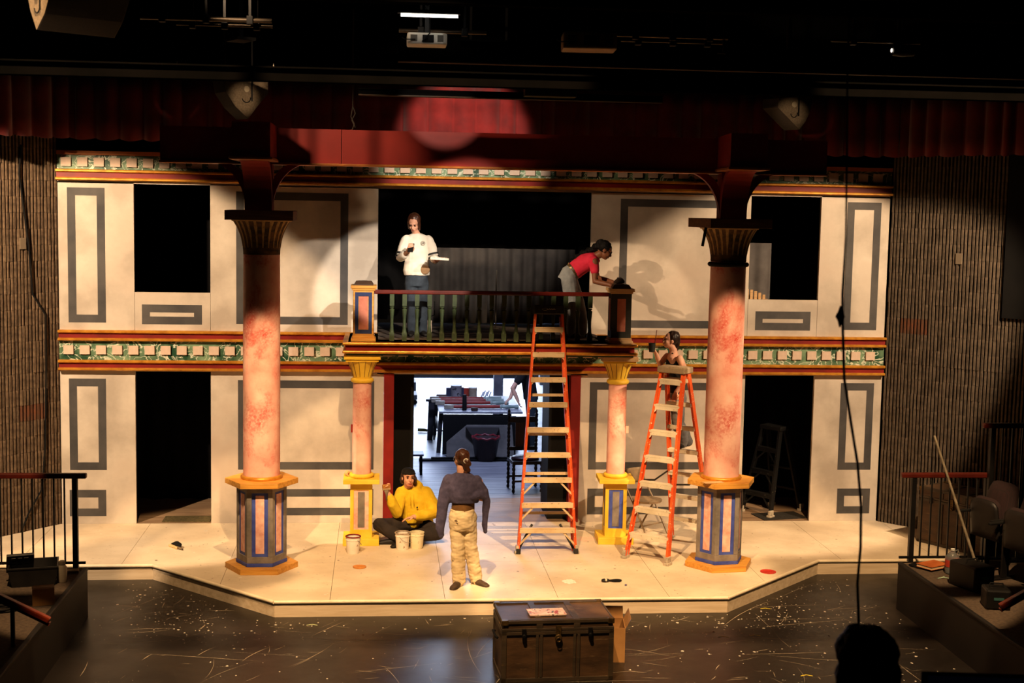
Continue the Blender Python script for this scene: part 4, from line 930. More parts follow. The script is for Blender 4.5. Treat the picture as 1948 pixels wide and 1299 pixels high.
for sx in (-.16, .08):
    for sy in (-.12, .12): MB().bx(sx-.02, sx+.02, sy-.02, sy+.02, 0, .30).build('leg', BLACK, t)
# ================================================================== SIDE SEATING PLATFORMS AND RAILINGS
PFRONT = M('platform_black', (16, 14, 13), (24, 21, 19), 3, .6); CARPET = M('platform_carpet', (62, 50, 40), (82, 68, 54), 30, .95, bump=.3)
for s, side in ((-1, 'left'), (1, 'right')):
    x0, x1 = (4.38, 9.4); q = (s*x0, s*x1) if s > 0 else (-x1, -x0)
    p = struct('floor_platform_%s' % side, MB().bx(q[0], q[1], -9.5, -3.47, FZ, .325), PFRONT, 'black-faced seating platform with brown carpet top')
    c = (s*4.42, s*9.4) if s > 0 else (-9.4, -4.42); MB().bx(c[0], c[1], -9.5, -3.50, .325, .34).build('carpet', CARPET, p)
    e = (4.375, 4.425) if s > 0 else (-4.425, -4.375); MB().bx(e[0], e[1], -9.5, -3.46, .315, .352).build('edge_strip', PFRONT, p, bev=.01)
HAND = M('oiled_rail', (62, 17, 10), (82, 24, 14), 5, .35); HANDO = mat_wood('orange_rail', (130, 42, 16), (160, 60, 26), 'x', .3)
def railing(x0, x1, y, z0, z1, posts, bars, label, group='dark metal railings beside the seating'):
    t = thing('metal_railing', label, 'railing', (x0, y, z0), 0, group); L = x1-x0; h = z1-z0
    MB().bx(-.02, L, -.035, .035, h-.055, h).build('handrail', HAND, t, bev=.012)
    for px in posts: MB().bx(px-x0-.027, px-x0+.027, -.027, .027, 0, h-.05).build('post', BLACKMETAL, t, bev=.003)
    for px in bars: MB().bx(px-x0-.008, px-x0+.008, -.008, .008, .05, h-.05).build('bar', BLACKMETAL, t)
    MB().bx(0, L-.02, -.012, .012, .04, .065).build('bottom_rail', BLACKMETAL, t)
    return t
railing(4.40, 5.43, -3.43, .34, 1.345, (4.53, 5.37), [4.53+.1045*k for k in range(1, 8)], 'dark metal railing with red wooden handrail in front of the dark chest')
railing(5.27, 6.9, -3.51, .34, 1.915, (5.37, 6.6), [5.37+.115*k for k in range(1, 10)], 'taller dark metal railing above the theatre seats')
railing(-6.0, -4.385, -3.43, .34, 1.345, (-5.9, -4.505), [-4.505-.108*k for k in range(1, 12)], 'dark metal railing in front of the tan ribbed wall')
def stair_rail(name_label, a, b, post):
    a, b = Vector(a), Vector(b); t = thing('stair_handrail', name_label, 'handrail', (post[0], post[1], FZ), 0, 'sloping orange handrails'); o = Vector((post[0], post[1], FZ))
    m = MB(); m.bar(a-o, b-o, .075, .05); m.build('rail', HANDO, t, bev=.012); m = MB(); m.bar(a-o+Vector((0, 0, -.03)), b-o+Vector((0, 0, -.03)), .045, .03); m.build('rail_core', HANDO, t)
    MB().tube([(0, 0, 0), (0, 0, post[2]-FZ)], .02, 10).build('post', BLACKMETAL, t)
stair_rail('sloping orange handrail at the platform with the cardboard box', (-4.17, -6.0, .565), (-5.2, -6.0, 1.10), (-4.48, -6.0, .70))
stair_rail('sloping orange handrail beside the dark theatre seats', (4.36, -6.0, .60), (5.3, -6.0, 1.13), (4.62, -6.0, .72))

tag(MB().tube([(-5.754, -.41, 4.83), (-5.777, -.438, 4.477), (-5.70, -.345, 3.6), (-5.669, -.312, 2.986), (-5.55, -.17, 2.72), (-5.551, -.172, 2.046), (-5.573, -.198, 1.041), (-5.609, -.241, .508), (-5.738, -.393, .237), (-5.815, -.482, .01)], .011, 8).build('wall_cable', BLACK, smooth='auto'), 'dark cable running down the tan ribbed wall', 'cable')
# ---- theatre seats
MAROON = NT('seat_fabric'); w_ = MAROON.n('ShaderNodeTexBrick'); MAROON.l(MAROON.coords((1, 1, 1)), w_.inputs['Vector']); w_.inputs['Scale'].default_value = 28; w_.inputs['Color1'].default_value = lin((32, 15, 16)); w_.inputs['Color2'].default_value = lin((40, 19, 20)); w_.inputs['Mortar'].default_value = lin((22, 12, 13)); MAROON.l(w_.outputs['Color'], MAROON.b.inputs['Base Color']); MAROON = MAROON.done(.9)
SEATSH = M('seat_shell', (20, 17, 16), (27, 23, 21), 5, .5)
def theatre_seat(loc, rz, label):
    t = thing('theatre_seat', label, 'seat', loc, rz, 'folded theatre seats on the platform')
    def pad(name, mat, w, h, th, base, tilt):
        m = MB(); n = 9; pts = []
        for r_ in range(n+1):
            v = r_/n
            for c_ in range(n+1):
                u = -1+2*c_/n; q = w*(1-.10*max(0, v-.6)/.4*abs(u)**3); z = h*v-(.06*abs(u)**4 if v > .5 else 0); pts.append((u*q, -th*(1-abs(u)**4)*(1-abs(2*v-1)**6), z))
        N = n+1; m.add(pts, [(a*N+b, a*N+b+1, (a+1)*N+b+1, (a+1)*N+b) for a in range(n) for b in range(n)])
        o = m.build(name, mat, t, smooth=True, loc=base, rot=(tilt, 0, 0)); so = o.modifiers.new('s', 'SOLIDIFY'); so.thickness = .03; so.offset = -1; return o
    pad('backrest', MAROON, .24, .56, .07, (0, .12, .42), math.radians(-14)); pad('seat_cushion', MAROON, .22, .42, .07, (0, .06, .40), math.radians(8)); pad('seat_shell', SEATSH, .22, .44, .03, (0, -.005, .36), math.radians(6))
    for sx in (-1, 1):
        MB().bx(sx*.265-.02, sx*.265+.02, -.18, .12, .60, .63).build('armrest', BLACK, t, bev=.01); MB().bx(sx*.265-.012, sx*.265+.012, .02, .09, 0, .60).build('side_frame', BLACKMETAL, t); MB().bx(sx*.265-.03, sx*.265+.03, -.1, .16, 0, .015).build('floor_plate', BLACKMETAL, t)
    return t
for i, (x, y, lb) in enumerate(((5.20, -3.82, 'maroon theatre seat next to the railing and the water jug'), (5.30, -4.42, 'maroon patterned theatre seat in the middle of the row'), (5.44, -5.02, 'maroon theatre seat closest to the sloping handrail'))):
    theatre_seat((x, y, .34), math.radians(-72), lb)
theatre_seat((-5.42, -4.0, .34), math.radians(72), 'theatre seat behind the left railing and the paint tray')

# ---- clutter on the platforms
trunk((6.03, -1.44, 0), math.atan2(-.854, .52), 1.0, .55, .72, 'large dark chest standing behind the railing on the stage', .14)
t = thing('orange_book', 'orange-covered book lying on a black cloth by the railing', 'book', (4.67, -3.72, .362), math.radians(28)); MB().bx(-.14, .14, -.1, .1, .004, .03).build('pages', M('paper', (206, 186, 150)), t); MB().bx(-.145, .145, -.105, .105, .03, .036).build('cover', M('book_orange', (150, 74, 30), (176, 96, 44), 9, .6), t, bev=.001); MB().bx(-.145, .145, -.105, .105, 0, .004).build('back_cover', M('book_orange', (150, 74, 30)), t)
m = MB(); m.ell((0, 0, .005), (.2, .14, .018), 18, 8); m.ell((.12, .06, .01), (.14, .1, .02), 14, 8); m.ell((-.1, .05, .01), (.12, .08, .018), 14, 8)
o = link('black_cloth', remesh(m, 'black_cloth', .012, 2, .006, 14), VELVET, smooth=True, loc=(4.66, -3.66, .341)); tag(o, 'crumpled black cloth on the platform corner under the book', 'cloth')
def jug(loc, label):
    t = thing('water_jug', label, 'jug', loc, .4)
    g = NT('clear_plastic'); g.b.inputs['Transmission Weight'].default_value = .85; g.b.inputs['IOR'].default_value = 1.2; g.col(lin((200, 205, 205))); g = g.done(.15)
    MB().lathe([(.065, 0), (.075, .01), (.075, .06), (.07, .07), (.075, .08), (.075, .17), (.07, .19), (.03, .235), (.02, .245), (.02, .255)], 24).build('bottle', g, t, smooth='auto'); MB().lathe([(.0765, .082), (.0765, .155)], 24).build('label_band', M('label_red', (150, 40, 28), (180, 60, 44), 9, .5), t, smooth='auto'); MB().lathe([(.023, .255), (.023, .275), (.01, .277)], 16).build('cap', M('cap_white', (200, 200, 196)), t)
    MB().tube([(.03, 0, .245), (.075, 0, .25), (.095, 0, .2), (.078, 0, .16)], .008, 8).build('handle', g, t, smooth='auto')
jug((4.80, -3.92, .34), 'clear water jug with a red label band by the railing')
tag(MB().tube([(5.10, -3.93, .345), (4.95, -3.62, 1.03), (4.79, -3.31, 1.74)], [.016, .015, .013], 10).build('extension_pole', M('pole_spotted', (84, 74, 58), (126, 114, 94), 12, .5), smooth='auto'), 'long spotted pole leaning on the railing beside the seats', 'pole')
for (x, y, sx, sy, h, rz, lb) in ((4.78, -4.45, .13, .2, .26, .3, 'black equipment case behind the platform edge'), (4.72, -5.15, .12, .12, .2, -.2, 'small black case nearer the sloping handrail')):
    t = thing('equipment_case', lb, 'case', (x, y, .34), rz); MB().bx(-sx, sx, -sy, sy, 0, h).build('body', BLACKMETAL, t, bev=.02); MB().tube([(-sx*.6, 0, h), (-sx*.5, 0, h+.04), (sx*.5, 0, h+.04), (sx*.6, 0, h)], .008, 8).build('handle', BLACK, t); MB().bx(-sx*.4, sx*.4, -sy-.006, -sy, h*.5, h*.62).build('latch', M('latch_teal', (40, 80, 76)), t)
m = MB(); m.tube([(-.1, 0, .004), (-.03, .03, .006), (.03, 0, .004), (.1, .02, .005)], .01, 6, (1, .4)); m.tube([(-.03, .03, .006), (0, .07, .004)], .01, 6, (1, .4)); tag(m.build('crumpled_wrapper', M('wrapper_green', (110, 140, 116), (150, 170, 150), 20, .5), loc=(4.66, -4.12, .34)), 'pale green crumpled wrapper on the carpet', 'wrapper')
tag(MB().bx(-.07, .07, -.02, .02, 0, .012).build('red_marker', M('marker_red', (150, 30, 30)), loc=(4.83, -4.14, .34), rot=(0, 0, .3), bev=.005), 'small red marker on the carpet below the jug', 'marker')
t = thing('storage_tub', 'black open tub on the platform holding a dark keypad', 'tub', (-4.80, -3.98, .34), math.radians(12))
MB().add([(-.2, -.16, 0), (.2, -.16, 0), (.2, .16, 0), (-.2, .16, 0), (-.24, -.2, .2), (.24, -.2, .2), (.24, .2, .2), (-.24, .2, .2), (-.225, -.185, .2), (.225, -.185, .2), (.225, .185, .2), (-.225, .185, .2), (-.185, -.145, .015), (.185, -.145, .015), (.185, .145, .015), (-.185, .145, .015)],
  [(3, 2, 1, 0), (0, 1, 5, 4), (1, 2, 6, 5), (2, 3, 7, 6), (3, 0, 4, 7), (4, 5, 9, 8), (5, 6, 10, 9), (6, 7, 11, 10), (7, 4, 8, 11), (8, 9, 13, 12), (9, 10, 14, 13), (10, 11, 15, 14), (11, 8, 12, 15), (12, 13, 14, 15)]).build('body', M('tub_black', (20, 19, 19), (28, 26, 25), 9, .35), t)
MB().bx(-.242, .242, -.205, -.195, .185, .205).build('rim', M('tub_black', (20, 19, 19)), t, bev=.004)
t = thing('control_box', 'dark keypad box propped inside the black tub', 'control box', (-4.95, -3.92, .44), .3); R3 = Matrix.Rotation(math.radians(38), 4, 'X')
MB().bx(-.13, .13, -.015, .015, 0, .27, R3).build('body', M('keypad_dark', (26, 25, 24), (36, 34, 32), 8, .5), t, bev=.006)
for r_ in range(3):
    for c_ in range(3): MB().bx(-.085+c_*.06, -.045+c_*.06, -.020, -.015, .10+r_*.05, .135+r_*.05, R3).build('button', M('button_grey', (84, 80, 76)), t)
t = thing('glue_bottle', 'grey screw-top bottle standing on the platform by the railing post', 'bottle', (-4.525, -3.97, .34)); MB().lathe([(.045, 0), (.05, .008), (.05, .15), (.035, .175), (.028, .178)], 24).build('body', M('bottle_grey', (128, 116, 98), (142, 128, 108), 6, .5), t, smooth='auto'); MB().lathe([(.034, .178), (.036, .182), (.034, .212), (.02, .22)], 20).build('cap', M('bottle_cap', (116, 102, 84)), t, smooth='auto')
t = thing('cardboard_carton', 'small worn cardboard carton on the platform edge', 'carton', (-4.53, -4.72, .34), .25); MB().bx(-.1, .1, -.08, .08, 0, .16).build('body', CARD, t, bev=.003); MB().bx(-.102, .102, -.02, .02, .158, .162).build('tape_strip', M('carton_tape', (160, 120, 76)), t)
t = thing('cable_coil', 'coil of black cable piled below the tub', 'cable', (-4.86, -4.9, .34)); rnd = random.Random(2)
for k in range(4): m = MB(); torus(m, .15-.012*k, .012, .014+.02*k, 30, 6); m.build('loop', BLACK, t, smooth=True, loc=(rnd.uniform(-.02, .02), rnd.uniform(-.02, .02), 0))
tag(MB().bx(-.06, .06, -.05, .05, 0, .025).build('white_pad', M('pad_white', (196, 180, 150)), loc=(-4.50, -3.60, .341), rot=(0, 0, .2), bev=.003), 'pale note pad on the platform by the railing post', 'pad')

# ================================================================== RIG OVER THE STAGE
SPKF = M('speaker_grille', (34, 28, 22), (44, 36, 29), 60, .7, bump=.3); SPKS = M('speaker_side', (92, 78, 60), (112, 96, 76), 60, .8, bump=.5)
def speaker(loc, rz, label, prof, th, s=1.0, roll=0):
    """wedge cabinet: pale side panel facing local -y, dark grille wrapping round"""
    t = thing('loudspeaker', label, 'loudspeaker', loc, rot=(0, roll, rz), group='hanging loudspeakers')
    R = Matrix.Rotation(PI/2, 4, 'X'); pr = [(x*s, z*s) for x, z in prof]; h = th/2; top = max(z for x, z in pr)
    MB().prism(pr, -h, h, R).build('cabinet', SPKF, t, bev=.008)
    for y in (-h-.003, h):
        MB().prism([(x*.985, z*.985) for x, z in pr], -y-.003, -y, R).build('side_panel', SPKS, t)
    MB().lathe([(.03*s, 0), (.03*s, .012), (.012*s, .014)], 20, (.0, -h-.004, .09*s), Matrix.Rotation(PI/2, 3, 'X')).build('pivot_knob', M('knob_pale', (150, 136, 112)), t)
    m = MB(); m.tube([(.045*s*math.cos(a), -h-.006, .0+.045*s*math.sin(a)) for a in [PI*1.05+PI*q/10 for q in range(11)]], .005*s, 6); m.build('angle_slot', BLACK, t)
    MB().bx(.05*s, .065*s, -h-.014, -h-.008, -.03*s, top+.4).build('yoke', BLACKMETAL, t)
    MB().bx(-.10*s, .10*s, -h-.016, h, top+.38, top+.41).build('hanger', BLACKMETAL, t); MB().bx(-.02, .02, -.02, .02, top+.40, 10.5-loc[2]).build('rod', BLACKMETAL, t)
    return t
speaker((-2.80, -3.42, 5.235), math.radians(28), 'wedge loudspeaker hanging above the column by the dark floor brush', [(-.25, .2), (-.22, .05), (-.12, -.09), (.02, -.21), (.12, -.08), (.24, .06), (.24, .2)], .30)
speaker((2.93, -3.42, 5.225), math.radians(24), 'wedge loudspeaker hanging above the column with the black ring', [(-.22, .15), (-.22, .05), (.09, -.17), (.17, -.08), (.23, .03), (.26, .20)], .24)
speaker((-3.66, -7.0, 5.60), math.radians(-52), 'big loudspeaker close overhead at the upper corner', [(-.30, .42), (-.12, -.02), (-.02, -.17), (.12, -.06), (.34, .25), (.36, .42)], .62)
GIRD = M('girder_black', (6, 6, 6), (9, 8, 8), 3, 1.0, spec=0); PIPE = M('dark_pipe', (64, 54, 44), (84, 72, 58), 8, .35, .6); RUST = M('rust_lip', (60, 38, 20), (44, 36, 26), 12, .7)
def girder(loc, sx, sy, sz, label, lip=True):
    t = thing('catwalk_girder', label, 'girder', loc, 0, 'black catwalk girders'); MB().bx(-sx, sx, -sy, sy, 0, sz).build('web', GIRD, t)
    MB().bx(-sx, sx, -sy-.02, sy+.02, -.012, 0).build('bottom_flange', RUST if lip else GIRD, t); MB().bx(-sx, sx, -sy-.02, sy+.02, sz, sz+.012).build('top_flange', GIRD, t); return t
girder((0, -7.2, 5.11), 9.4, .05, .085, 'long black girder crossing just above the beam', False)
girder((4.0, -3.80, 5.625), 5.2, .03, .20, 'black catwalk side board with a rusty lower lip')
girder((0, -5.4, 5.98), 9.4, .06, .12, 'high black girder across the top edge', False)
girder((.05, -2.8, 5.36), 1.66, .04, .05, 'short black track bar hanging over the beam')
t = thing('black_box', 'greenish black box mounted on the hanging track bar', 'box', (.45, -2.95, 5.37)); MB().bx(-.28, .28, -.1, .1, 0, .10).build('body', M('box_olive', (44, 46, 30), (60, 60, 42), 8, .6), t, bev=.006); MB().bx(-.06, .06, -.01, .01, .10, .30).build('bracket', BLACKMETAL, t)
def pipe(x0, x1, y, z, label, r=.024, clamps=3):
    t = thing('lighting_pipe', label, 'pipe', (x0, y, z), 0, 'lighting pipes in the catwalk gaps'); MB().tube([(0, 0, 0), (x1-x0, 0, 0)], r, 12).build('tube', PIPE, t, smooth='auto')
    for k in range(clamps):
        x = (x1-x0)*(k+.5)/clamps; MB().bx(x-.03, x+.03, -.035, .035, -.04, .04).build('clamp', BLACKMETAL, t, bev=.005); MB().bx(x-.012, x+.012, -.012, .012, .04, 10.5-z).build('hanger', BLACKMETAL, t)
    return t
pipe(-3.62, -2.40, -4.5, 5.89, 'dim pipe with cables in the upper corner gap', .022); pipe(-3.3, -2.40, -4.4, 5.85, 'thin pipe just under the dim cable pipe', .014)
pipe(-.62, .13, -3.2, 5.53, 'thin pipe over the centre of the red valance', .012, 2)
pipe(-1.2, -.35, -4.3, 5.865, 'bright lit pipe above the white projector', .02, 2); pipe(.9, 2.0, -4.5, 5.86, 'dim double pipe beside the beige projector', .018); pipe(.95, 1.98, -4.45, 5.815, 'thin pipe under the dim double pipe', .012)
pipe(.36, 1.9, -4.9, 6.09, 'dim pipe at the very top above the beige projector', .014, 4); pipe(3.0, 3.9, -4.6, 5.86, 'short pipe in the far corner gap', .016, 2)
# fluorescent work light in the rig
t = thing('tube_light', 'bright fluorescent tube fixture over the white projector', 'light', (-.90, -4.85, 5.955)); MB().bx(-.32, .26, -.03, .03, 0, .035).build('housing', BLACKMETAL, t); MB().tube([(-.29, 0, -.016), (.24, 0, -.016)], .013, 12).build('tube', mat_emit('tube_glow', (1, .93, .82, 1), 9), t, smooth='auto'); MB().bx(-.01, .01, -.01, .01, .035, .6).build('hanger', BLACKMETAL, t)
def projector(loc, rz, w, d, h, mat, label, rx=0):
    t = thing('projector', label, 'projector', loc, rot=(rx, 0, rz), group='projectors in the rig'); MB().prism([(-w/2, -d/2), (w/2-.04, -d/2), (w/2, -d/2+.04), (w/2, d/2), (-w/2, d/2)], 0, h).build('body', mat, t, bev=.015)
    MB().bx(-w*.42, -w*.25, -d/2-.004, -d/2, h*.25, h*.8).build('vent', M('vent_grey', (90, 84, 76)), t); MB().bx(w*.25, w*.4, -d/2-.004, -d/2, h*.25, h*.8).build('vent', M('vent_grey', (90, 84, 76)), t); MB().bx(-w*.12, w*.16, -d/2-.006, -d/2, h*.2, h*.8).build('port_panel', BLACKMETAL, t)
    MB().bx(-.02, .02, -.02, .02, h, h+.5).build('mount', BLACKMETAL, t); MB().tube([(0, -d/2-.01, h*.5), (-.05, -d/2-.03, h*.2), (.02, -d/2-.03, h*.9), (.03, -.02, h+.2)], .006, 6).build('cable', BLACK, t); MB().tube([(-w*.3, -d/2-.01, h*.4), (-w*.55, -d/2-.03, h*.35), (-w*.62, -d/2, h*.5)], .005, 6).build('cable', BLACK, t)
projector((-.935, -4.5, 5.70), 0, .38, .3, .11, M('projector_white', (214, 204, 190), (226, 218, 204), 8, .5), 'white projector under the bright tube in the rig'); projector((.63, -4.5, 5.70), math.radians(-4), .52, .36, .16, M('projector_beige', (150, 122, 92), (168, 138, 106), 8, .5), 'beige projector hanging in the dim catwalk gap')
t = thing('strip_fixture', 'long black strip fixture with white end tabs', 'light fixture', (-2.92, -3.8, 5.44)); MB().bx(-.43, .46, -.06, .06, 0, .09).build('housing', M('strip_dark', (40, 36, 30), (52, 46, 38), 6, .5), t, bev=.01)
for x, s_ in ((-.47, 1), (.47, 1)): MB().add([(x-.03, -.07, -.05), (x+.02, -.07, .12), (x+.035, -.07, .02), (x, -.07, -.06), (x-.03, -.06, -.05), (x+.02, -.06, .12), (x+.035, -.06, .02), (x, -.06, -.06)], [(0, 1, 2, 3), (7, 6, 5, 4), (0, 4, 5, 1), (1, 5, 6, 2), (2, 6, 7, 3), (3, 7, 4, 0)]).build('end_tab', M('tab_white', (150, 138, 120)), t)
MB().bx(-.01, .01, -.01, .01, .09, 5.06).build('hanger', BLACKMETAL, t)
t = thing('bracket_arm', 'thin square bracket hanging at the end of the double pipe', 'bracket', (1.96, -4.5, 5.72)); MB().bx(-.012, .012, -.012, .012, 0, .16).build('arm', PIPE, t); MB().bx(-.06, .02, -.012, .012, -.012, .006).build('foot', PIPE, t); MB().bx(-.01, .01, -.01, .01, .16, .6).build('hanger', BLACKMETAL, t)
t = thing('spot_lantern', 'small lantern with a bright lens in the far corner gap', 'lantern', (3.72, -4.6, 5.78)); MB().lathe([(.05, -.1), (.06, 0), (.05, .12), (.02, .14)], 16, (0, 0, 0), Matrix.Rotation(PI/2, 3, 'Y')).build('body', BLACKMETAL, t, smooth='auto'); MB().lathe([(.02, -.105), (.018, -.11)], 14, (0, 0, 0), Matrix.Rotation(PI/2, 3, 'Y')).build('lens', mat_emit('lens_glow', (1, .85, .7, 1), 3), t); MB().bx(-.01, .01, -.01, .01, .05, .6).build('hanger', BLACKMETAL, t)
m = MB(); m.tube([(-1.69, -1.8, 6.4), (-1.69, -1.8, 5.30), (-1.71, -1.82, 5.18), (-1.67, -1.8, 5.10), (-1.70, -1.8, 5.02), (-1.66, -1.8, 5.005)], .006, 6); m.tube([(-1.69, -1.8, 5.30), (-1.66, -1.8, 5.22), (-1.70, -1.8, 5.14), (-1.66, -1.8, 5.06)], .006, 6); tag(m.build('hanging_rope', M('rope_grey', (66, 56, 46)), smooth='auto'), 'knotted rope hanging down to the red beam', 'rope')

# ================================================================== FOREGROUND: PERSON IN THE AUDIENCE, CORD, LAPTOP
struct('floor_tier', MB().bx(-3, 4, -15.5, -11.2, FZ, .95), PFRONT, 'black seating tier')
cb = thing('ceiling_cable', 'long black cable hanging down close in front of the camera', 'cable', (.78, -11.6, 0))
MB().tube([(x-.78, 0, z) for x, z in ((.76, 10.5), (.76, 6.0), (.774, 4.808), (.788, 4.448), (.799, 4.084), (.795, 3.814), (.802, 3.666), (.82, 3.417), (.86, 3.217), (.902, 3.015), (.929, 2.812), (.936, 2.608), (.928, 2.428), (.945, 2.221), (.95, 1.6), (.95, .95))], [.005]*5+[.0068]*11, 8).build('cable', BLACK, cb, smooth='auto')
MB().lathe([(.004, -.05), (.012, -.02), (.024, 0), (.012, .025), (.004, .05)], 10, (.008, 0, 3.71)).build('connector', BLACK, cb, smooth='auto')
t = thing('laptop', 'dark open laptop at the lower corner beside the silhouetted head', 'laptop', (1.60, -11.8, 1.845), math.radians(-8)); MB().bx(-.4, .4, -.02, .0, .0, .20).build('screen', BLACK, t, bev=.006); MB().bx(-.4, .4, -.35, -.02, -.02, .0).build('base', BLACK, t, bev=.004); MB().bx(-.37, .37, -.024, -.021, .02, .185).build('display', mat_emit('display_dim', (.2, .25, .6, 1), .002), t)
tag(MB().bx(-.40, .45, -.36, .05, 0, .873).build('desk_block', BLACK, loc=(1.60, -11.8, .95), rot=(0, 0, math.radians(-8)), bev=.01), 'black desk carrying the laptop', 'desk')
# ================================================================== PEOPLE
SKIN = M('skin_light', (206, 150, 122), (222, 168, 140), 8, .55); SKIND = M('skin_brown', (112, 66, 44), (132, 82, 56), 8, .5)
def jit(k): return 0
def V(*a): return Vector(a)
def capsule(mb, pts, rs, n=12, flat=None):
    mb.tube(pts, rs, n, flat)
    mb.ell(pts[0], rs[0]*.98, 12, 8); mb.ell(pts[-1], rs[-1]*.98, 12, 8)
def head(mb, c, fwd, up, s=1.0, nose=True):
    """skull, jaw, nose, brow, lips and ears; s=1 -> 0.225 m tall head"""
    c, f, u = Vector(c), Vector(fwd).normalized(), Vector(up).normalized(); r = f.cross(u).normalized(); u = r.cross(f)
    m = Matrix((r, f, u)).transposed()
    P = lambda x, y, z: c+(m @ Vector((x, y, z)))*s
    mb.ell(P(0, -.012, .028), (.074*s, .092*s, .085*s), 20, 14, m); mb.ell(P(0, .022, -.035), (.060*s, .066*s, .075*s), 18, 12, m); mb.ell(P(0, .05, -.085), (.032*s, .03*s, .025*s), 12, 8, m)
    if nose:
        mb.tube([P(0, .084, .012), P(0, .104, -.028)], [.008*s, .014*s], 8); mb.ell(P(0, .100, -.03), .0135*s, 10, 8); mb.ell(P(0, .083, -.062), (.024*s, .010*s, .009*s), 12, 8, m); mb.ell(P(0, .076, .028), (.052*s, .014*s, .010*s), 12, 8, m)
        for x in (-.036, .036): mb.ell(P(x, .064, -.03), (.02*s, .016*s, .02*s), 10, 8, m)
    for x in (-.076, .076): mb.ell(P(x, -.01, -.012), (.010*s, .022*s, .032*s), 10, 8, m)
    return P, m
def face_parts(o, P, m, s, skin, brow, lip=(150, 70, 60)):
    loc = Vector(o.location)
    for x in (-.031, .031):
        mb = MB(); mb.ell(P(x, .0785, .004)-loc, (.0145*s, .006*s, .0075*s), 12, 8, m); mb.build('eye', M('eye_dark', (44, 30, 24), rough=.3), o, smooth=True)
        mb = MB(); mb.ell(P(x, .087, .028)-loc, (.022*s, .005*s, .005*s), 10, 6, m); mb.build('eyebrow', brow, o, smooth=True)
    mb = MB(); mb.ell(P(0, .0905, -.062)-loc, (.022*s, .006*s, .006*s), 12, 6, m); mb.build('lips', M('lips', lip), o, smooth=True)
def hand(mb, w, d, n, side=1, curl=.5, s=1.0, thumb=.6):
    """palm and five fingers from wrist w towards d, palm facing n"""
    w, d, n = Vector(w), Vector(d).normalized(), Vector(n).normalized(); n = (n-d*n.dot(d)).normalized(); t = d.cross(n)*side
    M3 = Matrix((t, d, n)).transposed(); mb.ell(w+d*.05*s, (.040*s, .052*s, .017*s), 14, 10, M3); mb.tube([w-d*.01, w+d*.03*s], [.024*s, .030*s], 10, (1, .75))
    for k, (off, L) in enumerate(((-.030, .066), (-.010, .076), (.011, .072), (.030, .058))):
        p = w+d*.088*s+t*off*s; a = 0; pts = [p-d*.02*s, p]; dd = d.copy()
        for seg in (.42, .33, .25):
            a += curl*(.55 if seg > .4 else .75); dd = d*math.cos(a)+n*math.sin(a); p = p+dd*L*seg*s; pts.append(p)
        mb.tube(pts, [.0095*s, .0095*s, .009*s, .0085*s, .007*s], 8); mb.ell(pts[-1], .0075*s, 8, 6)
    p0 = w+d*.028*s-t*.030*s; p1 = p0+(d*.5-t*.75+n*.3).normalized()*.034*s; p2 = p1+(d*(.9-.3*thumb)-t*(.35-.6*thumb)+n*.5*thumb).normalized()*.030*s; p3 = p2+(d*(.9-.3*thumb)+t*.5*thumb+n*.5*thumb).normalized()*.024*s
    mb.tube([p0, p1, p2, p3], [.014*s, .0115*s, .010*s, .008*s], 8); mb.ell(p3, .008*s, 8, 6)
def shoe(mb, ankle, d, s=1.0):
    a, d = Vector(ankle), Vector(d); d.z = 0; d.normalize(); q = Vector((-d.y, d.x, 0))
    mb.loft([(a-d*.07*s+V(0, 0, -.035*s), q*.025*s, V(0, 0, .03*s)), (a-d*.04*s+V(0, 0, -.025*s), q*.038*s, V(0, 0, .042*s)), (a+d*.06*s+V(0, 0, -.034*s), q*.042*s, V(0, 0, .034*s)), (a+d*.14*s+V(0, 0, -.044*s), q*.046*s, V(0, 0, .024*s)), (a+d*.19*s+V(0, 0, -.05*s), q*.03*s, V(0, 0, .016*s))])
def torso(mb, rings): mb.loft(rings); 
def person(label, base, body_mb, skin, vox=.0075):
    me = remesh(body_mb, 'person', vox, 3); b = Vector(base)
    me.transform(Matrix.Translation(-b)); o = link('person', me, skin, smooth=True, loc=base); tag(o, label, 'person', kind='thing'); return o
def wear(o, name, mb, mat, vox=.009, smooth=4, disp=.004, dscale=11, dz=1, label=None):
    me = remesh(mb, name, vox, smooth, disp, dscale, dz); me.transform(Matrix.Translation(-Vector(o.location))); c = link(name, me, mat, o, smooth=True)
    if label: c['label'] = label
    return c
def addpart(o, name, mb, mat, smooth=True, bev=0):
    mb.v = [tuple(Vector(p)-Vector(o.location)) for p in mb.v]; return mb.build(name, mat, o, smooth=smooth, bev=bev)
def limb(mb, a, b, c, r): capsule(mb, [a, (Vector(a)+Vector(b))/2, b, (Vector(b)+Vector(c))/2, c], [r[0], (r[0]+r[1])/2*1.02, r[1], (r[1]+r[2])/2*1.06, r[2]])
X, Y, Z = V(1, 0, 0), V(0, 1, 0), V(0, 0, 1)

# ---- 1. standing woman seen from behind, navy sweatshirt with loose sleeves
B = (-.42, -2.98, 0)
hc = V(-.452, -2.95, 1.405); mb = MB(); P, hm = head(mb, hc, (-.52, .80, -.12), (0, .05, 1), .93)
capsule(mb, [V(-.455, -2.97, 1.31), V(-.44, -2.985, 1.20)], [.048, .055])
torso(mb, [(V(-.43, -2.97, .80), X*.12, Y*.08), (V(-.425, -2.97, .95), X*.105, Y*.075), (V(-.43, -2.975, 1.1), X*.13, Y*.08), (V(-.435, -2.98, 1.2), X*.12, Y*.06), (V(-.44, -2.98, 1.23), X*.06, Y*.05)])
limb(mb, V(-.60, -2.97, 1.17), V(-.63, -2.93, .98), V(-.50, -2.82, 1.0), (.05, .042, .03)); limb(mb, V(-.26, -2.97, 1.16), V(-.195, -2.93, .955), V(-.36, -2.82, .98), (.05, .042, .03))
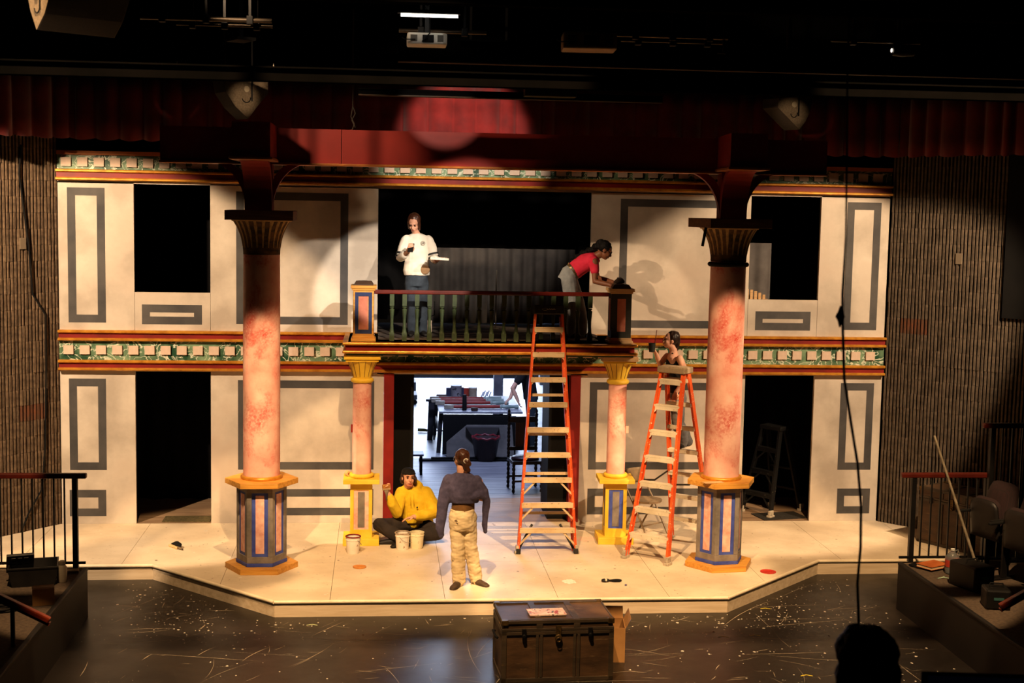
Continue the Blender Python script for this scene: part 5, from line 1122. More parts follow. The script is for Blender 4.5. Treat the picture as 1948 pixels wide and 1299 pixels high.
hand(mb, V(-.50, -2.82, 1.0), (.9, .2, .1), (0, -1, 0), 1, .4); hand(mb, V(-.36, -2.82, .98), (-.9, .2, .1), (0, -1, 0), -1, .4)
limb(mb, V(-.49, -2.97, .78), V(-.475, -2.99, .42), V(-.465, -3.03, .07), (.075, .05, .036)); limb(mb, V(-.36, -2.97, .78), V(-.33, -2.96, .42), V(-.265, -2.95, .07), (.075, .05, .036))
p1 = person('person in navy sweatshirt with empty hanging sleeves, seen from behind', B, mb, SKIN)
NAVY = M('navy_fleece', (62, 58, 82), (78, 72, 98), 20, .95, bump=.15)
mb = MB(); torso(mb, [(V(-.415, -2.97, .925), X*.165, Y*.115), (V(-.425, -2.975, 1.0), X*.185, Y*.13), (V(-.432, -2.98, 1.10), X*.205, Y*.125), (V(-.435, -2.98, 1.18), X*.185, Y*.105), (V(-.44, -2.98, 1.235), X*.12, Y*.08), (V(-.44, -2.975, 1.265), X*.075, Y*.066)])
capsule(mb, [V(-.58, -2.98, 1.17), V(-.625, -2.99, 1.05), V(-.645, -3.0, .92), V(-.665, -3.01, .78), V(-.68, -3.02, .64), V(-.665, -3.02, .56)], [.075, .075, .066, .060, .05, .032], 12, (1, .8))
capsule(mb, [V(-.28, -2.98, 1.16), V(-.20, -2.99, 1.05), V(-.165, -2.98, .93), V(-.175, -2.98, .80), V(-.185, -2.99, .68), V(-.175, -2.99, .60)], [.07, .07, .055, .046, .042, .028], 12, (1, .8))
capsule(mb, [V(-.33, -3.06, 1.0), V(-.27, -3.07, 1.03), V(-.21, -3.02, 1.0)], [.04, .045, .04])
wear(p1, 'sweatshirt', mb, NAVY, .009, 5, .007, 8)
mb = MB(); torso(mb, [(V(-.43, -2.97, .78), X*.135, Y*.10), (V(-.425, -2.97, .86), X*.128, Y*.098), (V(-.42, -2.97, .98), X*.13, Y*.095)]); wear(p1, 'shirt', mb, M('olive_brown_shirt', (92, 62, 28), (112, 78, 38), 12, .9), .01, 3, .004, 14)
KH = speckle('khaki_painted', (190, 168, 128), (214, 194, 156), (86, 66, 46), 13, .68, .9)
mb = MB(); torso(mb, [(V(-.43, -2.97, .85), X*.135, Y*.105), (V(-.428, -2.975, .78), X*.152, Y*.125), (V(-.425, -2.98, .70), X*.155, Y*.13), (V(-.425, -2.98, .62), X*.14, Y*.115)])
limb(mb, V(-.495, -2.98, .70), V(-.478, -3.0, .42), V(-.462, -3.03, .045), (.088, .077, .073)); limb(mb, V(-.362, -2.975, .70), V(-.335, -2.97, .42), V(-.265, -2.95, .045), (.088, .077, .073))
wear(p1, 'trousers', mb, KH, .008, 2, .011, 10, 2.0)
BROWNSH = M('worn_brown_shoe', (52, 38, 26), (78, 60, 44), 20, .7)
mb = MB(); shoe(mb, V(-.47, -3.05, .062), (-.35, -.75, 0), 1.0); wear(p1, 'shoe', mb, BROWNSH, .008, 2, 0); mb = MB(); shoe(mb, V(-.27, -2.97, .062), (.55, -.6, 0), 1.0); wear(p1, 'shoe', mb, BROWNSH, .008, 2, 0)
HAIRB = M('auburn_hair', (48, 24, 13), (80, 42, 22), 60, .4, stretch=(1, 1, .25), spec=.6)
mb = MB(); mb.ell(hc+V(.012, -.02, .035), (.082, .096, .088), 18, 12); mb.ell(hc+V(.03, -.075, .0), (.05, .035, .05), 12, 8)
for k in range(7): mb.ell(hc+V(.06+.018*math.sin(k*2.1), -.09+.006*k, -.01-.026*k), .034-.0015*k, 12, 8)
wear(p1, 'hair', mb, HAIRB, .007, 2, .006, 40, .5); mb = MB(); torus(mb, .022, .008, 0); mb.v = [(x+hc.x+.045, z+hc.y-.105, y+hc.z+.0) for x, y, z in mb.v]; addpart(p1, 'hair_tie', mb, M('tie_white', (220, 210, 196)))
mb = MB(); mb.ell(P(-.052, .06, .0), (.01, .022, .02), 10, 8, hm); addpart(p1, 'glasses', mb, M('glasses_frame', (40, 30, 24), rough=.2))

# ---- 2. seated man in a yellow hoodie
B = (-1.0, -.86, 0); hc = V(-.985, -.93, .79); mb = MB(); P, hm = head(mb, hc, (.22, -.95, .06), (.05, 0, 1), 1.02)
capsule(mb, [hc+V(0, .015, -.09), V(-.96, -.88, .63)], [.058, .062])
torso(mb, [(V(-.90, -.78, .06), X*.17, Y*.12), (V(-.90, -.80, .25), X*.16, Y*.11), (V(-.905, -.84, .45), X*.19, Y*.115), (V(-.92, -.86, .60), X*.18, Y*.09), (V(-.95, -.88, .66), X*.07, Y*.06)])
sR, eR, wR = V(-1.085, -.88, .585), V(-1.13, -1.06, .37), V(-1.235, -1.12, .625); sL, eL, wL = V(-.74, -.86, .58), V(-.69, -.98, .34), V(-.915, -1.17, .345)
limb(mb, sR, eR, wR, (.058, .046, .032)); limb(mb, sL, eL, wL, (.058, .046, .032)); hand(mb, wR, (-.35, -.15, .9), (.8, -.5, .2), -1, 1.0, 1.05); hand(mb, wL, (-.9, -.3, -.12), (.1, -.3, -1), -1, .35, 1.05)
limb(mb, V(-1.0, -.86, .13), V(-1.33, -1.08, .23), V(-1.02, -1.22, .08), (.10, .07, .045)); limb(mb, V(-.80, -.86, .13), V(-.62, -1.12, .14), V(-.97, -1.16, .09), (.10, .07, .045))
p2 = person('person in yellow hoodie and black cap sitting cross-legged with a paint brush', B, mb, SKIN)
HOOD = M('yellow_fleece', (206, 170, 26), (222, 188, 44), 12, .95, bump=.15)
mb = MB(); torso(mb, [(V(-.88, -.80, .10), X*.215, Y*.165), (V(-.885, -.81, .2), X*.225, Y*.18), (V(-.895, -.83, .36), X*.225, Y*.165), (V(-.905, -.85, .5), X*.22, Y*.145), (V(-.92, -.865, .6), X*.185, Y*.115), (V(-.945, -.875, .665), X*.10, Y*.085)])
capsule(mb, [sR+V(.02, 0, 0), (sR+eR)/2, eR, (eR+wR)/2, wR+(eR-wR)*.12], [.085, .082, .078, .068, .045]); capsule(mb, [sL+V(-.02, 0, 0), (sL+eL)/2+V(.02, 0, 0), eL, (eL+wL)/2, wL+(eL-wL)*.12], [.09, .088, .085, .072, .046])
mb.tube([V(-1.05, -.90, .64), V(-.99, -.80, .68), V(-.90, -.78, .70), V(-.84, -.84, .675), V(-.88, -.95, .60)], [.035, .045, .052, .045, .03], 10)
wear(p2, 'hoodie', mb, HOOD, .009, 4, .008, 8)
mb = MB(); mb.bx(-1.0, -.80, -1.02, -.985, .22, .36); wear(p2, 'pocket', mb, HOOD, .012, 3, .003)
for x in (-.965, -.925): mb = MB(); mb.tube([V(x, -1.0, .60), V(x+.005, -1.015, .52), V(x+.01, -1.02, .45)], .004, 6); addpart(p2, 'drawstring', mb, HOOD)
mb = MB(); mb.ell(V(-.875, -1.022, .43), (.011, .006, .012), 8, 6); addpart(p2, 'emblem', mb, M('emblem_navy', (40, 36, 40)))
PANT = M('charcoal_trousers', (34, 28, 26), (48, 40, 36), 9, .9)
mb = MB(); mb.ell(V(-.90, -.82, .12), (.22, .17, .12), 18, 10); limb(mb, V(-1.0, -.88, .15), V(-1.34, -1.10, .225), V(-1.05, -1.23, .09), (.115, .098, .07)); limb(mb, V(-.80, -.88, .15), V(-.62, -1.14, .135), V(-.98, -1.19, .10), (.115, .098, .07))
wear(p2, 'trousers', mb, PANT, .010, 4, .006, 9)
BLKSH = M('black_shoe', (20, 17, 16), (30, 26, 24), 20, .6)
mb = MB(); shoe(mb, V(-1.20, -1.17, .065), (-1, .10, 0), .95); wear(p2, 'shoe', mb, BLKSH, .008, 2, 0); mb = MB(); shoe(mb, V(-1.06, -1.25, .065), (-.55, -.5, 0), .95); wear(p2, 'shoe', mb, BLKSH, .008, 2, 0)
HAIRD = M('dark_brown_hair', (44, 26, 18), (66, 40, 26), 50, .55, stretch=(1, 1, .3))
mb = MB(); mb.ell(hc+V(-.005, .03, .02), (.092, .085, .10), 16, 10)
for x in (-.085, .085): mb.ell(hc+V(x, .015, -.03), (.022, .038, .05), 10, 8)
mb.ell(hc+V(-.01, .05, -.05), (.08, .05, .07), 12, 8); wear(p2, 'hair', mb, HAIRD, .008, 2, .006, 30)
mb = MB(); mb.ell(P(0, -.022, .062), (.087, .098, .062), 18, 12, hm); mb.tube([P(-.07, .05, .06), P(0, .083, .058), P(.07, .05, .06)], .016, 8); wear(p2, 'cap', mb, M('black_cap_cloth', (16, 14, 14), (24, 21, 20), 14, .9), .008, 3, .002)
face_parts(p2, P, hm, 1.02, SKIN, HAIRD)
mb = MB(); mb.ell(P(0, .055, -.088), (.044, .034, .026), 14, 10, hm); wear(p2, 'beard', mb, M('reddish_beard', (168, 98, 66), (186, 116, 84), 50, .8), .007, 1, .003, 60)
t = thing('paint_brush', 'wide tan paint brush held up by the seated person', 'brush', (-1.262, -1.155, .655), rot=(math.radians(10), math.radians(-5), math.radians(10)))
MB().bx(-.045, .055, -.012, .012, .052, .10).build('bristles', M('bristle_brown', (150, 96, 40), (186, 130, 66), 60, .9), t, bev=.005); MB().bx(-.045, .055, -.014, .014, .030, .054).build('ferrule', M('ferrule', (190, 160, 120), (210, 186, 150), 20, .35, .7), t, bev=.002); MB().loft([((.005, 0, .03), X*.035, Y*.011), ((.005, 0, -.03), X*.014, Y*.01), ((.0, 0, -.11), X*.012, Y*.009)]).build('handle', M('brush_grey', (120, 106, 86)), t, smooth=True)

# ---- 3. woman in a white shirt on the balcony, looking at a phone, tray in the other hand
BZ = 2.531; B = (-.92, -.50, BZ); hc = V(-.942, -.56, 3.955); mb = MB(); P, hm = head(mb, hc, (-.22, -.78, -.50), (-.05, -.30, .95), .90)
capsule(mb, [hc+V(.005, .03, -.08), V(-.90, -.50, 3.80)], [.045, .05])
torso(mb, [(V(-.90, -.50, 3.22), X*.13, Y*.09), (V(-.90, -.50, 3.40), X*.105, Y*.075), (V(-.90, -.505, 3.6), X*.13, Y*.085), (V(-.90, -.50, 3.75), X*.135, Y*.07), (V(-.90, -.50, 3.80), X*.06, Y*.05)])
sR, eR, wR = V(-1.055, -.50, 3.75), V(-1.105, -.56, 3.52), V(-1.02, -.78, 3.60); sL, eL, wL = V(-.74, -.50, 3.75), V(-.685, -.55, 3.52), V(-.68, -.80, 3.50)
limb(mb, sR, eR, wR, (.045, .037, .027)); limb(mb, sL, eL, wL, (.045, .037, .027)); hand(mb, wR, (.25, -.55, .5), (.1, .6, .6), 1, .9, .95); hand(mb, wL, (.25, -.9, .05), (0, .05, 1), 1, .3, .95)
limb(mb, V(-.97, -.50, 3.22), V(-.955, -.52, 2.92), V(-.95, -.48, BZ+.07), (.075, .05, .036)); limb(mb, V(-.83, -.50, 3.22), V(-.825, -.52, 2.92), V(-.815, -.47, BZ+.07), (.075, .05, .036))
p3 = person('person in white long shirt on the balcony looking down at a phone', B, mb, SKIN)
WSH = M('white_cotton', (222, 212, 196), (236, 228, 214), 6, .9)
mb = MB(); torso(mb, [(V(-.90, -.50, 3.30), X*.165, Y*.12), (V(-.905, -.505, 3.36), X*.168, Y*.125), (V(-.90, -.505, 3.5), X*.15, Y*.11), (V(-.90, -.505, 3.62), X*.16, Y*.11), (V(-.90, -.50, 3.74), X*.165, Y*.09), (V(-.90, -.50, 3.80), X*.11, Y*.075), (V(-.905, -.505, 3.825), X*.068, Y*.06)])
capsule(mb, [sR+V(.02, 0, -.01), (sR+eR)/2, eR, eR*.5+wR*.5], [.066, .066, .062, .055]); capsule(mb, [sL+V(-.02, 0, -.01), (sL+eL)/2, eL, eL*.45+wL*.55], [.066, .066, .062, .055])
wear(p3, 'shirt', mb, WSH, .009, 4, .007, 9)
for a, b in ((sR, eR), (sL, eL)):
    for q in (.78, .95):
        c = a+(b-a)*q; d = (b-a).normalized(); mb = MB(); mb.tube([c-d*.010, c+d*.010], .0695, 18); addpart(p3, 'sleeve_stripe', mb, M('stripe_black', (26, 24, 26)), 'auto')
mb = MB(); mb.tube([(-.83+.026*math.cos(2*PI*k/20), -.603-.002*math.cos(k), 3.705+.026*math.sin(2*PI*k/20)) for k in range(21)], .0022, 5)
mb.bx(-.842, -.837, -.609, -.604, 3.693, 3.717); mb.bx(-.830, -.815, -.609, -.604, 3.712, 3.717); mb.bar((-.817, -.607, 3.713), (-.826, -.607, 3.693), .005, .004, (0, 1, 0)); addpart(p3, 'number_emblem', mb, M('emblem_black', (60, 48, 40)), False)
mb = MB(); mb.ell(V(-.80, -.615, 3.375), (.062, .02, .058), 16, 10); addpart(p3, 'patch', mb, M('brown_patch', (140, 110, 80), (160, 128, 94), 14, .9))
JEAN = M('dark_jeans', (42, 50, 60), (58, 68, 80), 10, .9)
mb = MB(); torso(mb, [(V(-.90, -.50, 3.36), X*.125, Y*.095), (V(-.90, -.50, 3.25), X*.145, Y*.11), (V(-.90, -.50, 3.16), X*.145, Y*.11)]); limb(mb, V(-.97, -.50, 3.2), V(-.957, -.52, 2.92), V(-.95, -.48, BZ+.06), (.085, .066, .058)); limb(mb, V(-.83, -.50, 3.2), V(-.823, -.52, 2.92), V(-.815, -.47, BZ+.06), (.085, .066, .058)); wear(p3, 'jeans', mb, JEAN, .009, 3, .005, 9)
mb = MB(); shoe(mb, V(-.95, -.50, BZ+.066), (-.2, -1, 0), .9); wear(p3, 'shoe', mb, BLKSH, .008, 2, 0); mb = MB(); shoe(mb, V(-.815, -.49, BZ+.066), (.25, -1, 0), .9); wear(p3, 'shoe', mb, BLKSH, .008, 2, 0)
mb = MB(); mb.ell(P(0, -.035, .04), (.083, .085, .088), 18, 12, hm); mb.ell(P(-.07, .0, -.02), (.02, .04, .085), 10, 8, hm); mb.ell(P(.07, .0, -.02), (.02, .04, .085), 10, 8, hm); mb.ell(P(0, -.09, -.05), (.05, .035, .07), 10, 8, hm); wear(p3, 'hair', mb, HAIRB, .007, 2, .005, 34, .5); face_parts(p3, P, hm, .90, SKIN, HAIRB)
t = thing('mobile_phone', 'dark mobile phone held by the person in the white shirt', 'phone', (-.985, -.845, 3.655), rot=(math.radians(-42), 0, math.radians(-14))); MB().bx(-.036, .036, -.005, .005, -.07, .07).build('body', BLACK, t, bev=.006); MB().bx(-.032, .032, .005, .0062, -.065, .065).build('screen', mat_emit('phone_glow', (.9, .95, 1, 1), .4), t)
t = thing('paint_tray', 'flat pale tray with paint lumps held out by the white-shirted person', 'tray', (-.62, -.90, 3.515), rot=(0, math.radians(3), 0)); MB().bx(-.13, .10, -.09, .09, 0, .012).bx(-.13, .10, -.09, -.08, .012, .026).bx(-.13, .10, .08, .09, .012, .026).bx(-.13, -.12, -.08, .08, .012, .026).bx(.09, .10, -.08, .08, .012, .026).build('tray', WSH, t, bev=.002)
for k in range(4): MB().ell((-.08+.05*k, .02*(-1)**k, .016), (.022, .02, .014), 10, 6).build('paint_blob', PALB, t, smooth=True)

# ---- 4. woman in a pink T-shirt bending over the newel post
B = (1.13, -.55, BZ); hc = V(1.463, -.72, 3.655); mb = MB(); P, hm = head(mb, hc, (.86, -.12, -.48), (.42, 0, .90), .95)
capsule(mb, [hc+V(-.06, .0, -.04), V(1.34, -.68, 3.57)], [.05, .055])
sp = [V(1.03, -.58, 3.33), V(1.13, -.60, 3.42), V(1.24, -.63, 3.50), V(1.33, -.66, 3.55)]; ax = V(.55, 0, .85).normalized(); dn = V(.6, 0, -.8).normalized()
torso(mb, [(sp[0], Y*.13, dn*.10), (sp[1], Y*.11, dn*.085), (sp[2], Y*.13, dn*.095), (sp[3], Y*.13, dn*.07), (sp[3]+V(.03, 0, .02), Y*.06, dn*.05)])
sR, eR, wR = V(1.315, -.82, 3.52), V(1.325, -.86, 3.27), V(1.50, -.98, 3.235); sL, eL, wL = V(1.33, -.51, 3.53), V(1.40, -.55, 3.30), V(1.56, -.80, 3.26)
limb(mb, sR, eR, wR, (.048, .04, .028)); limb(mb, sL, eL, wL, (.048, .04, .028)); hand(mb, wR, (.55, -.45, -.4), (.2, .3, -1), 1, .55, .95); hand(mb, wL, (.75, -.6, .15), (0, .2, -1), -1, .7, .95)
limb(mb, V(1.02, -.66, 3.30), V(1.07, -.68, 2.95), V(1.06, -.58, BZ+.07), (.085, .055, .038)); limb(mb, V(1.05, -.50, 3.30), V(1.17, -.56, 2.95), V(1.24, -.50, BZ+.07), (.085, .055, .038))
p4 = person('person in pink T-shirt and pale jeans bending over the dark newel post', B, mb, SKIND)
PTS = M('pink_cotton', (206, 34, 62), (222, 50, 78), 8, .9)
mb = MB(); torso(mb, [(sp[0]+V(.05, 0, .045), Y*.135, dn*.115), (sp[1], Y*.135, dn*.115), (sp[2], Y*.15, dn*.12), (sp[3], Y*.15, dn*.09), (sp[3]+V(.045, 0, .025), Y*.07, dn*.065)]); capsule(mb, [sR+V(-.01, .03, .0), sR*.55+eR*.45], [.068, .062]); capsule(mb, [sL+V(-.01, -.03, .0), sL*.55+eL*.45], [.068, .062]); wear(p4, 't_shirt', mb, PTS, .009, 4, .005, 9)
PJ = M('pale_jeans', (124, 130, 136), (158, 164, 168), 7, .9)
mb = MB(); torso(mb, [(sp[0]+V(.055, 0, .055), Y*.128, dn*.105), (sp[0], Y*.155, dn*.125), (sp[0]+V(-.02, 0, -.08), Y*.155, V(.13, 0, -.05))]); limb(mb, V(1.02, -.66, 3.27), V(1.07, -.69, 2.95), V(1.06, -.58, BZ+.06), (.105, .078, .07)); limb(mb, V(1.05, -.50, 3.27), V(1.17, -.57, 2.95), V(1.24, -.50, BZ+.06), (.105, .078, .07)); wear(p4, 'jeans', mb, PJ, .009, 4, .006, 8)
mb = MB(); c = sp[0]+V(.05, 0, .05); mb.loft([(c-ax*.018, Y*.142, dn*.118), (c+ax*.018, Y*.142, dn*.118)]); addpart(p4, 'belt', mb, speckle('studded_belt', (60, 44, 24), (80, 60, 34), (230, 200, 140), 24, .55, .5), 'auto')
for (a, d) in ((V(1.06, -.59, BZ+.066), (.9, -.4, 0)), (V(1.24, -.51, BZ+.066), (.9, -.3, 0))): mb = MB(); shoe(mb, a, d, .95); wear(p4, 'shoe', mb, speckle('dark_canvas', (36, 28, 26), (54, 42, 38), (190, 170, 150), 18, .6, .8), .008, 2, 0)
HAIRK = M('black_hair', (9, 8, 8), (16, 13, 13), 60, .7, stretch=(1, 1, .3), spec=.15)
mb = MB(); mb.ell(P(0, -.03, .04), (.085, .09, .085), 18, 12, hm); mb.ell(hc+V(-.05, .02, .10), .046, 12, 8)
bp = [hc+V(-.07, .02, .08), V(1.33, -.62, 3.66), V(1.22, -.58, 3.62), V(1.12, -.55, 3.54), V(1.02, -.52, 3.45), V(.955, -.50, 3.36)]
for k in range(26):
    u = k/25*5; i = min(int(u), 4); p = bp[i].lerp(bp[i+1], u-i); mb.ell(p+V(.012*math.sin(k*1.7), .02*math.cos(k*1.7), .012*math.cos(k*2.3)), .045-.0006*k, 10, 8)
wear(p4, 'hair', mb, HAIRK, .008, 2, .009, 26); face_parts(p4, P, hm, .95, SKIND, HAIRK, (110, 50, 44))
mb = MB(); 
for x in (-.033, .033): mb.tube([P(x+.024*math.cos(2*PI*k/14), .092, .004+.02*math.sin(2*PI*k/14)) for k in range(15)], .0025, 5)
mb.tube([P(.057, .09, .006), P(.077, .0, .01)], .0025, 5); mb.tube([P(-.057, .09, .006), P(-.077, .0, .01)], .0025, 5); addpart(p4, 'glasses', mb, BLACK)
t = thing('sponge', 'dark paint sponge on the newel post cap under the bending person', 'sponge', (1.60, -1.02, 3.254), .4); MB().loft([((-.07, 0, .02), Y*.02, Z*.018), ((-.02, 0, .035), Y*.045, Z*.034), ((.04, 0, .035), Y*.045, Z*.034), ((.07, 0, .025), Y*.02, Z*.02)]).build('pad', M('sponge_dark', (36, 26, 20), (54, 40, 30), 40, .95, bump=.5), t, smooth=True); MB().bx(-.03, .03, -.01, .01, .066, .08).build('grip', M('grip_grey', (110, 104, 100)), t, bev=.004)

# ---- 5. person in a black vest on the side ladder
SZ = .3048*4+.004; B = (2.40, -1.24, SZ); hc = V(2.225, -1.22, 2.575); mb = MB(); P, hm = head(mb, hc, (-.97, -.12, .10), (0, 0, 1), .90)
capsule(mb, [hc+V(.02, 0, -.08), V(2.27, -1.22, 2.44)], [.043, .05]); lat = V(.35, .94, 0).normalized(); dep = V(.94, -.35, 0)
torso(mb, [(V(2.34, -1.20, 1.85), lat*.13, dep*.09), (V(2.31, -1.20, 2.02), lat*.105, dep*.075), (V(2.28, -1.21, 2.22), lat*.125, dep*.085), (V(2.27, -1.215, 2.37), lat*.13, dep*.07), (V(2.27, -1.22, 2.43), lat*.06, dep*.05)])
sR, eR, wR = V(2.32, -1.36, 2.36), V(2.42, -1.40, 2.14), V(2.27, -1.42, 1.945); sL, eL, wL = V(2.22, -1.09, 2.36), V(2.12, -1.14, 2.26), V(2.055, -1.22, 2.40)
limb(mb, sR, eR, wR, (.046, .038, .027)); limb(mb, sL, eL, wL, (.044, .036, .026)); hand(mb, wR, (-.25, -.3, -.9), (-.3, -.9, .1), 1, .9, .95); hand(mb, wL, (-.5, -.2, .7), (-.8, -.3, -.2), 1, .8, .95)
limb(mb, V(2.33, -1.28, 1.85), V(2.34, -1.30, 1.55), V(2.42, -1.22, SZ+.08), (.078, .052, .037)); limb(mb, V(2.36, -1.14, 1.85), V(2.36, -1.16, 1.55), V(2.50, -1.14, SZ+.08), (.078, .052, .037))
p5 = person('person in black vest and grey jeans standing on the open orange ladder', B, mb, SKIN)
VEST = M('black_vest', (16, 14, 15), (24, 21, 22), 12, .9)
mb = MB(); torso(mb, [(V(2.335, -1.20, 1.92), lat*.135, dep*.10), (V(2.31, -1.20, 2.04), lat*.122, dep*.093), (V(2.28, -1.21, 2.22), lat*.138, dep*.10), (V(2.275, -1.212, 2.33), lat*.125, dep*.09)])
for q in (.075, -.075): mb.tube([V(2.275, -1.212, 2.30)+lat*q+dep*.07, V(2.27, -1.215, 2.42)+lat*q, V(2.275, -1.212, 2.30)+lat*q-dep*.07], .014, 8)
wear(p5, 'vest', mb, VEST, .008, 3, .003)
GJ = M('grey_jeans', (92, 92, 94), (120, 120, 120), 7, .9)
mb = MB(); torso(mb, [(V(2.335, -1.20, 1.93), lat*.128, dep*.098), (V(2.345, -1.20, 1.85), lat*.15, dep*.115), (V(2.345, -1.21, 1.76), lat*.15, dep*.115)]); limb(mb, V(2.33, -1.28, 1.82), V(2.34, -1.30, 1.55), V(2.42, -1.22, SZ+.07), (.092, .078, .072)); limb(mb, V(2.36, -1.14, 1.82), V(2.36, -1.16, 1.55), V(2.50, -1.14, SZ+.07), (.092, .078, .072)); wear(p5, 'jeans', mb, GJ, .009, 3, .007, 8, 1.8)
for a in (V(2.42, -1.23, SZ+.062), V(2.49, -1.14, SZ+.062)): mb = MB(); shoe(mb, a, (-.6, -.75, 0), .9); wear(p5, 'shoe', mb, BLKSH, .008, 2, 0)
HAIRN = M('brown_black_hair', (26, 15, 12), (44, 26, 18), 50, .45, stretch=(1, 1, .3))
mb = MB(); mb.ell(P(0, -.04, .038), (.083, .088, .09), 18, 12, hm); mb.ell(P(0, -.10, -.03), (.05, .04, .08), 12, 8, hm); mb.tube([P(.03, -.11, .0), P(.03, -.125, -.10), P(.02, -.10, -.19)], [.03, .026, .012], 8); wear(p5, 'hair', mb, HAIRN, .008, 2, .006, 30, .5); face_parts(p5, P, hm, .90, SKIN, HAIRN)
t = thing('paint_cup', 'dark green paint cup held by the person on the ladder', 'cup', (1.99, -1.26, 2.43)); MB().lathe([(.036, 0), (.045, .11), (.048, .112), (.042, .112), (.036, .06)], 20).build('cup', M('cup_dark', (26, 30, 26), (34, 38, 32), 9, .6), t, smooth='auto')
t = thing('thin_brush', 'thin brush standing up out of the paint cup', 'brush', (2.02, -1.26, 2.50)); MB().tube([(0, 0, 0), (.025, 0, .20)], .005, 8).build('handle', M('handle_red', (86, 30, 22)), t); MB().tube([(-.006, 0, -.04), (0, 0, 0)], .007, 8).build('bristles', HAIRK, t)

# ---- 6. person in black behind the doorway
B = (1.30, 5.7, 0); mb = MB(); hc = V(1.02, 5.62, 1.50); P, hm = head(mb, hc, (-.85, -.1, -.5), (-.4, 0, .9), .95); capsule(mb, [hc+V(.05, 0, -.05), V(1.13, 5.66, 1.38)], [.05, .055])
torso(mb, [(V(1.28, 5.7, .88), Y*.14, X*.1), (V(1.24, 5.7, 1.1), Y*.12, X*.09), (V(1.17, 5.68, 1.3), Y*.15, X*.1), (V(1.13, 5.67, 1.38), Y*.14, X*.07)])
limb(mb, V(1.12, 5.52, 1.33), V(.93, 5.45, 1.06), V(1.02, 5.42, .86), (.055, .045, .03)); limb(mb, V(1.14, 5.82, 1.33), V(1.0, 5.8, 1.06), V(.92, 5.7, .86), (.055, .045, .03)); hand(mb, V(1.02, 5.42, .86), (.3, -.2, -.9), (1, 0, 0), 1, .6); hand(mb, V(.92, 5.7, .86), (-.6, -.2, -.5), (0, 0, -1), 1, .5)
limb(mb, V(1.28, 5.62, .86), V(1.3, 5.6, .48), V(1.3, 5.68, .07), (.09, .06, .04)); limb(mb, V(1.28, 5.78, .86), V(1.3, 5.76, .48), V(1.32, 5.8, .07), (.09, .06, .04)); p6 = person('person in black T-shirt bending over the table behind the doorway', B, mb, SKIN, .010)
mb = MB(); torso(mb, [(V(1.28, 5.7, .84), Y*.165, X*.13), (V(1.24, 5.7, 1.1), Y*.16, X*.125), (V(1.17, 5.68, 1.3), Y*.175, X*.125), (V(1.12, 5.67, 1.40), Y*.12, X*.08)]); capsule(mb, [V(1.12, 5.53, 1.32), V(1.02, 5.48, 1.18)], [.075, .07]); capsule(mb, [V(1.14, 5.81, 1.32), V(1.06, 5.81, 1.18)], [.075, .07]); wear(p6, 't_shirt', mb, VEST, .012, 4, .004)
mb = MB(); limb(mb, V(1.28, 5.62, .86), V(1.3, 5.6, .48), V(1.3, 5.68, .06), (.105, .08, .07)); limb(mb, V(1.28, 5.78, .86), V(1.3, 5.76, .48), V(1.32, 5.8, .06), (.105, .08, .07)); mb.ell(V(1.28, 5.7, .88), (.13, .16, .1), 14, 8); wear(p6, 'trousers', mb, M('slate_trousers', (34, 44, 52), (44, 54, 62), 8, .9), .012, 3, .004)
mb = MB(); mb.ell(P(0, -.03, .04), (.085, .09, .085), 14, 10, hm); wear(p6, 'hair', mb, HAIRD, .010, 2, .003); 
for a in (V(1.3, 5.68, .062), V(1.32, 5.8, .062)): mb = MB(); shoe(mb, a, (-1, -.1, 0), 1); wear(p6, 'shoe', mb, BLKSH, .01, 2, 0)

# ---- 7. head of someone seated in the house, close to the camera
B = (.83, -12.3, .95); hc = V(.832, -12.0, 2.235); mb = MB(); P, hm = head(mb, hc, (-.1, 1, -.05), (0, 0, 1), 1.05); capsule(mb, [hc+V(0, -.02, -.09), V(.83, -12.06, 2.03)], [.055, .065])
torso(mb, [(V(.83, -12.2, 1.38), X*.19, Y*.14), (V(.83, -12.12, 1.6), X*.17, Y*.11), (V(.83, -12.08, 1.85), X*.2, Y*.11), (V(.83, -12.07, 1.98), X*.16, Y*.08)]); limb(mb, V(.63, -12.07, 1.93), V(.58, -12.0, 1.62), V(.66, -11.75, 1.5), (.055, .045, .03)); limb(mb, V(1.03, -12.07, 1.93), V(1.08, -12.0, 1.62), V(1.0, -11.75, 1.5), (.055, .045, .03)); hand(mb, V(.66, -11.75, 1.5), (.2, .9, 0), (0, 0, -1), 1, .4); hand(mb, V(1.0, -11.75, 1.5), (-.2, .9, 0), (0, 0, -1), -1, .4)
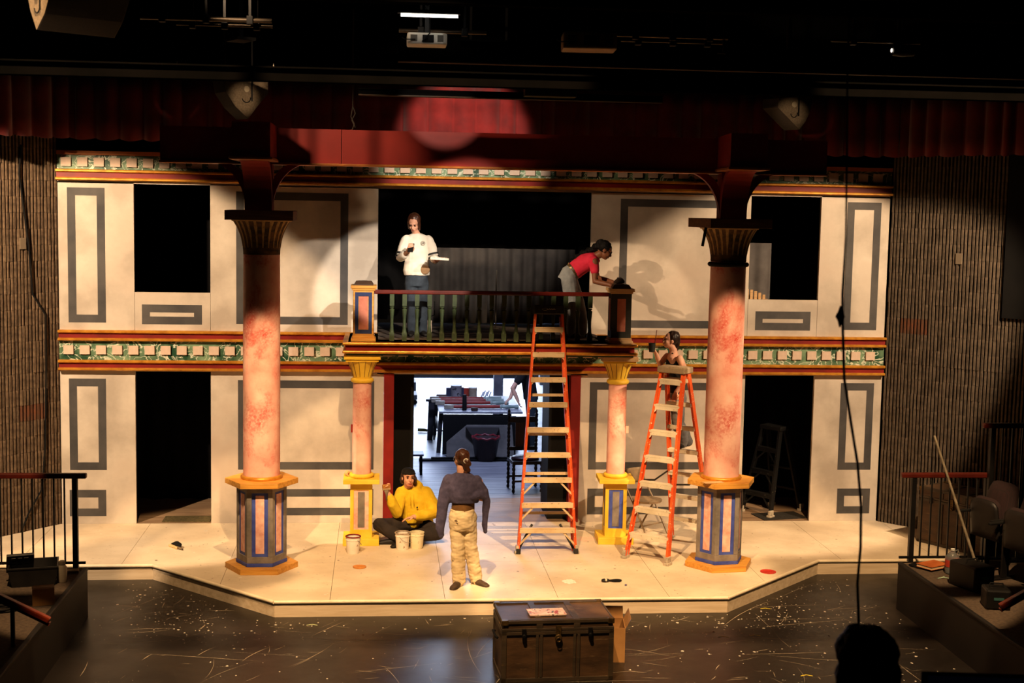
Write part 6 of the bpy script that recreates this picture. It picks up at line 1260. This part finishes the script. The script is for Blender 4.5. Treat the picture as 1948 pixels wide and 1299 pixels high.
limb(mb, V(.74, -12.2, 1.42), V(.72, -11.75, 1.42), V(.72, -11.72, 1.02), (.09, .065, .04)); limb(mb, V(.92, -12.2, 1.42), V(.94, -11.75, 1.42), V(.94, -11.72, 1.02), (.09, .065, .04)); p7 = person('silhouetted person with bushy dark hair seated close to the camera', B, mb, SKIN, .012)
mb = MB(); torso(mb, [(V(.83, -12.2, 1.34), X*.215, Y*.17), (V(.83, -12.12, 1.6), X*.2, Y*.14), (V(.83, -12.08, 1.85), X*.225, Y*.135), (V(.83, -12.07, 1.99), X*.17, Y*.1)]); capsule(mb, [V(.63, -12.07, 1.92), V(.58, -12.0, 1.62), V(.65, -11.78, 1.51)], [.075, .065, .045]); capsule(mb, [V(1.03, -12.07, 1.92), V(1.08, -12.0, 1.62), V(1.01, -11.78, 1.51)], [.075, .065, .045]); wear(p7, 'sweater', mb, VEST, .014, 3, .004)
mb = MB(); limb(mb, V(.74, -12.2, 1.42), V(.72, -11.75, 1.42), V(.72, -11.72, 1.0), (.105, .085, .065)); limb(mb, V(.92, -12.2, 1.42), V(.94, -11.75, 1.42), V(.94, -11.72, 1.0), (.105, .085, .065)); wear(p7, 'trousers', mb, PANT, .014, 3, .004)
mb = MB(); mb.ell(hc+V(0, -.02, .0), (.145, .14, .115), 20, 12); mb.ell(hc+V(-.01, -.03, .06), (.115, .12, .065), 16, 10); mb.ell(hc+V(0, -.05, -.10), (.155, .11, .12), 16, 10); mb.ell(hc+V(0, -.06, -.2), (.15, .10, .10), 16, 10); wear(p7, 'hair', mb, HAIRK, .010, 2, .010, 22)
t = thing('audience_chair', 'black chair under the silhouetted person', 'chair', (.83, -12.2, .95)); MB().bx(-.24, .24, -.22, .3, .30, .345).build('seat', BLACK, t, bev=.01); MB().bx(-.24, .24, -.30, -.25, .40, .85).build('backrest', BLACK, t, bev=.01)
for sx in (-1, 1):
    for sy in (-.25, .25): MB().bx(sx*.21-.015, sx*.21+.015, sy-.015, sy+.015, 0, .40 if sy < 0 else .31).build('leg', BLACKMETAL, t)
if WORK is not None: bpy.data.scenes.remove(WORK)
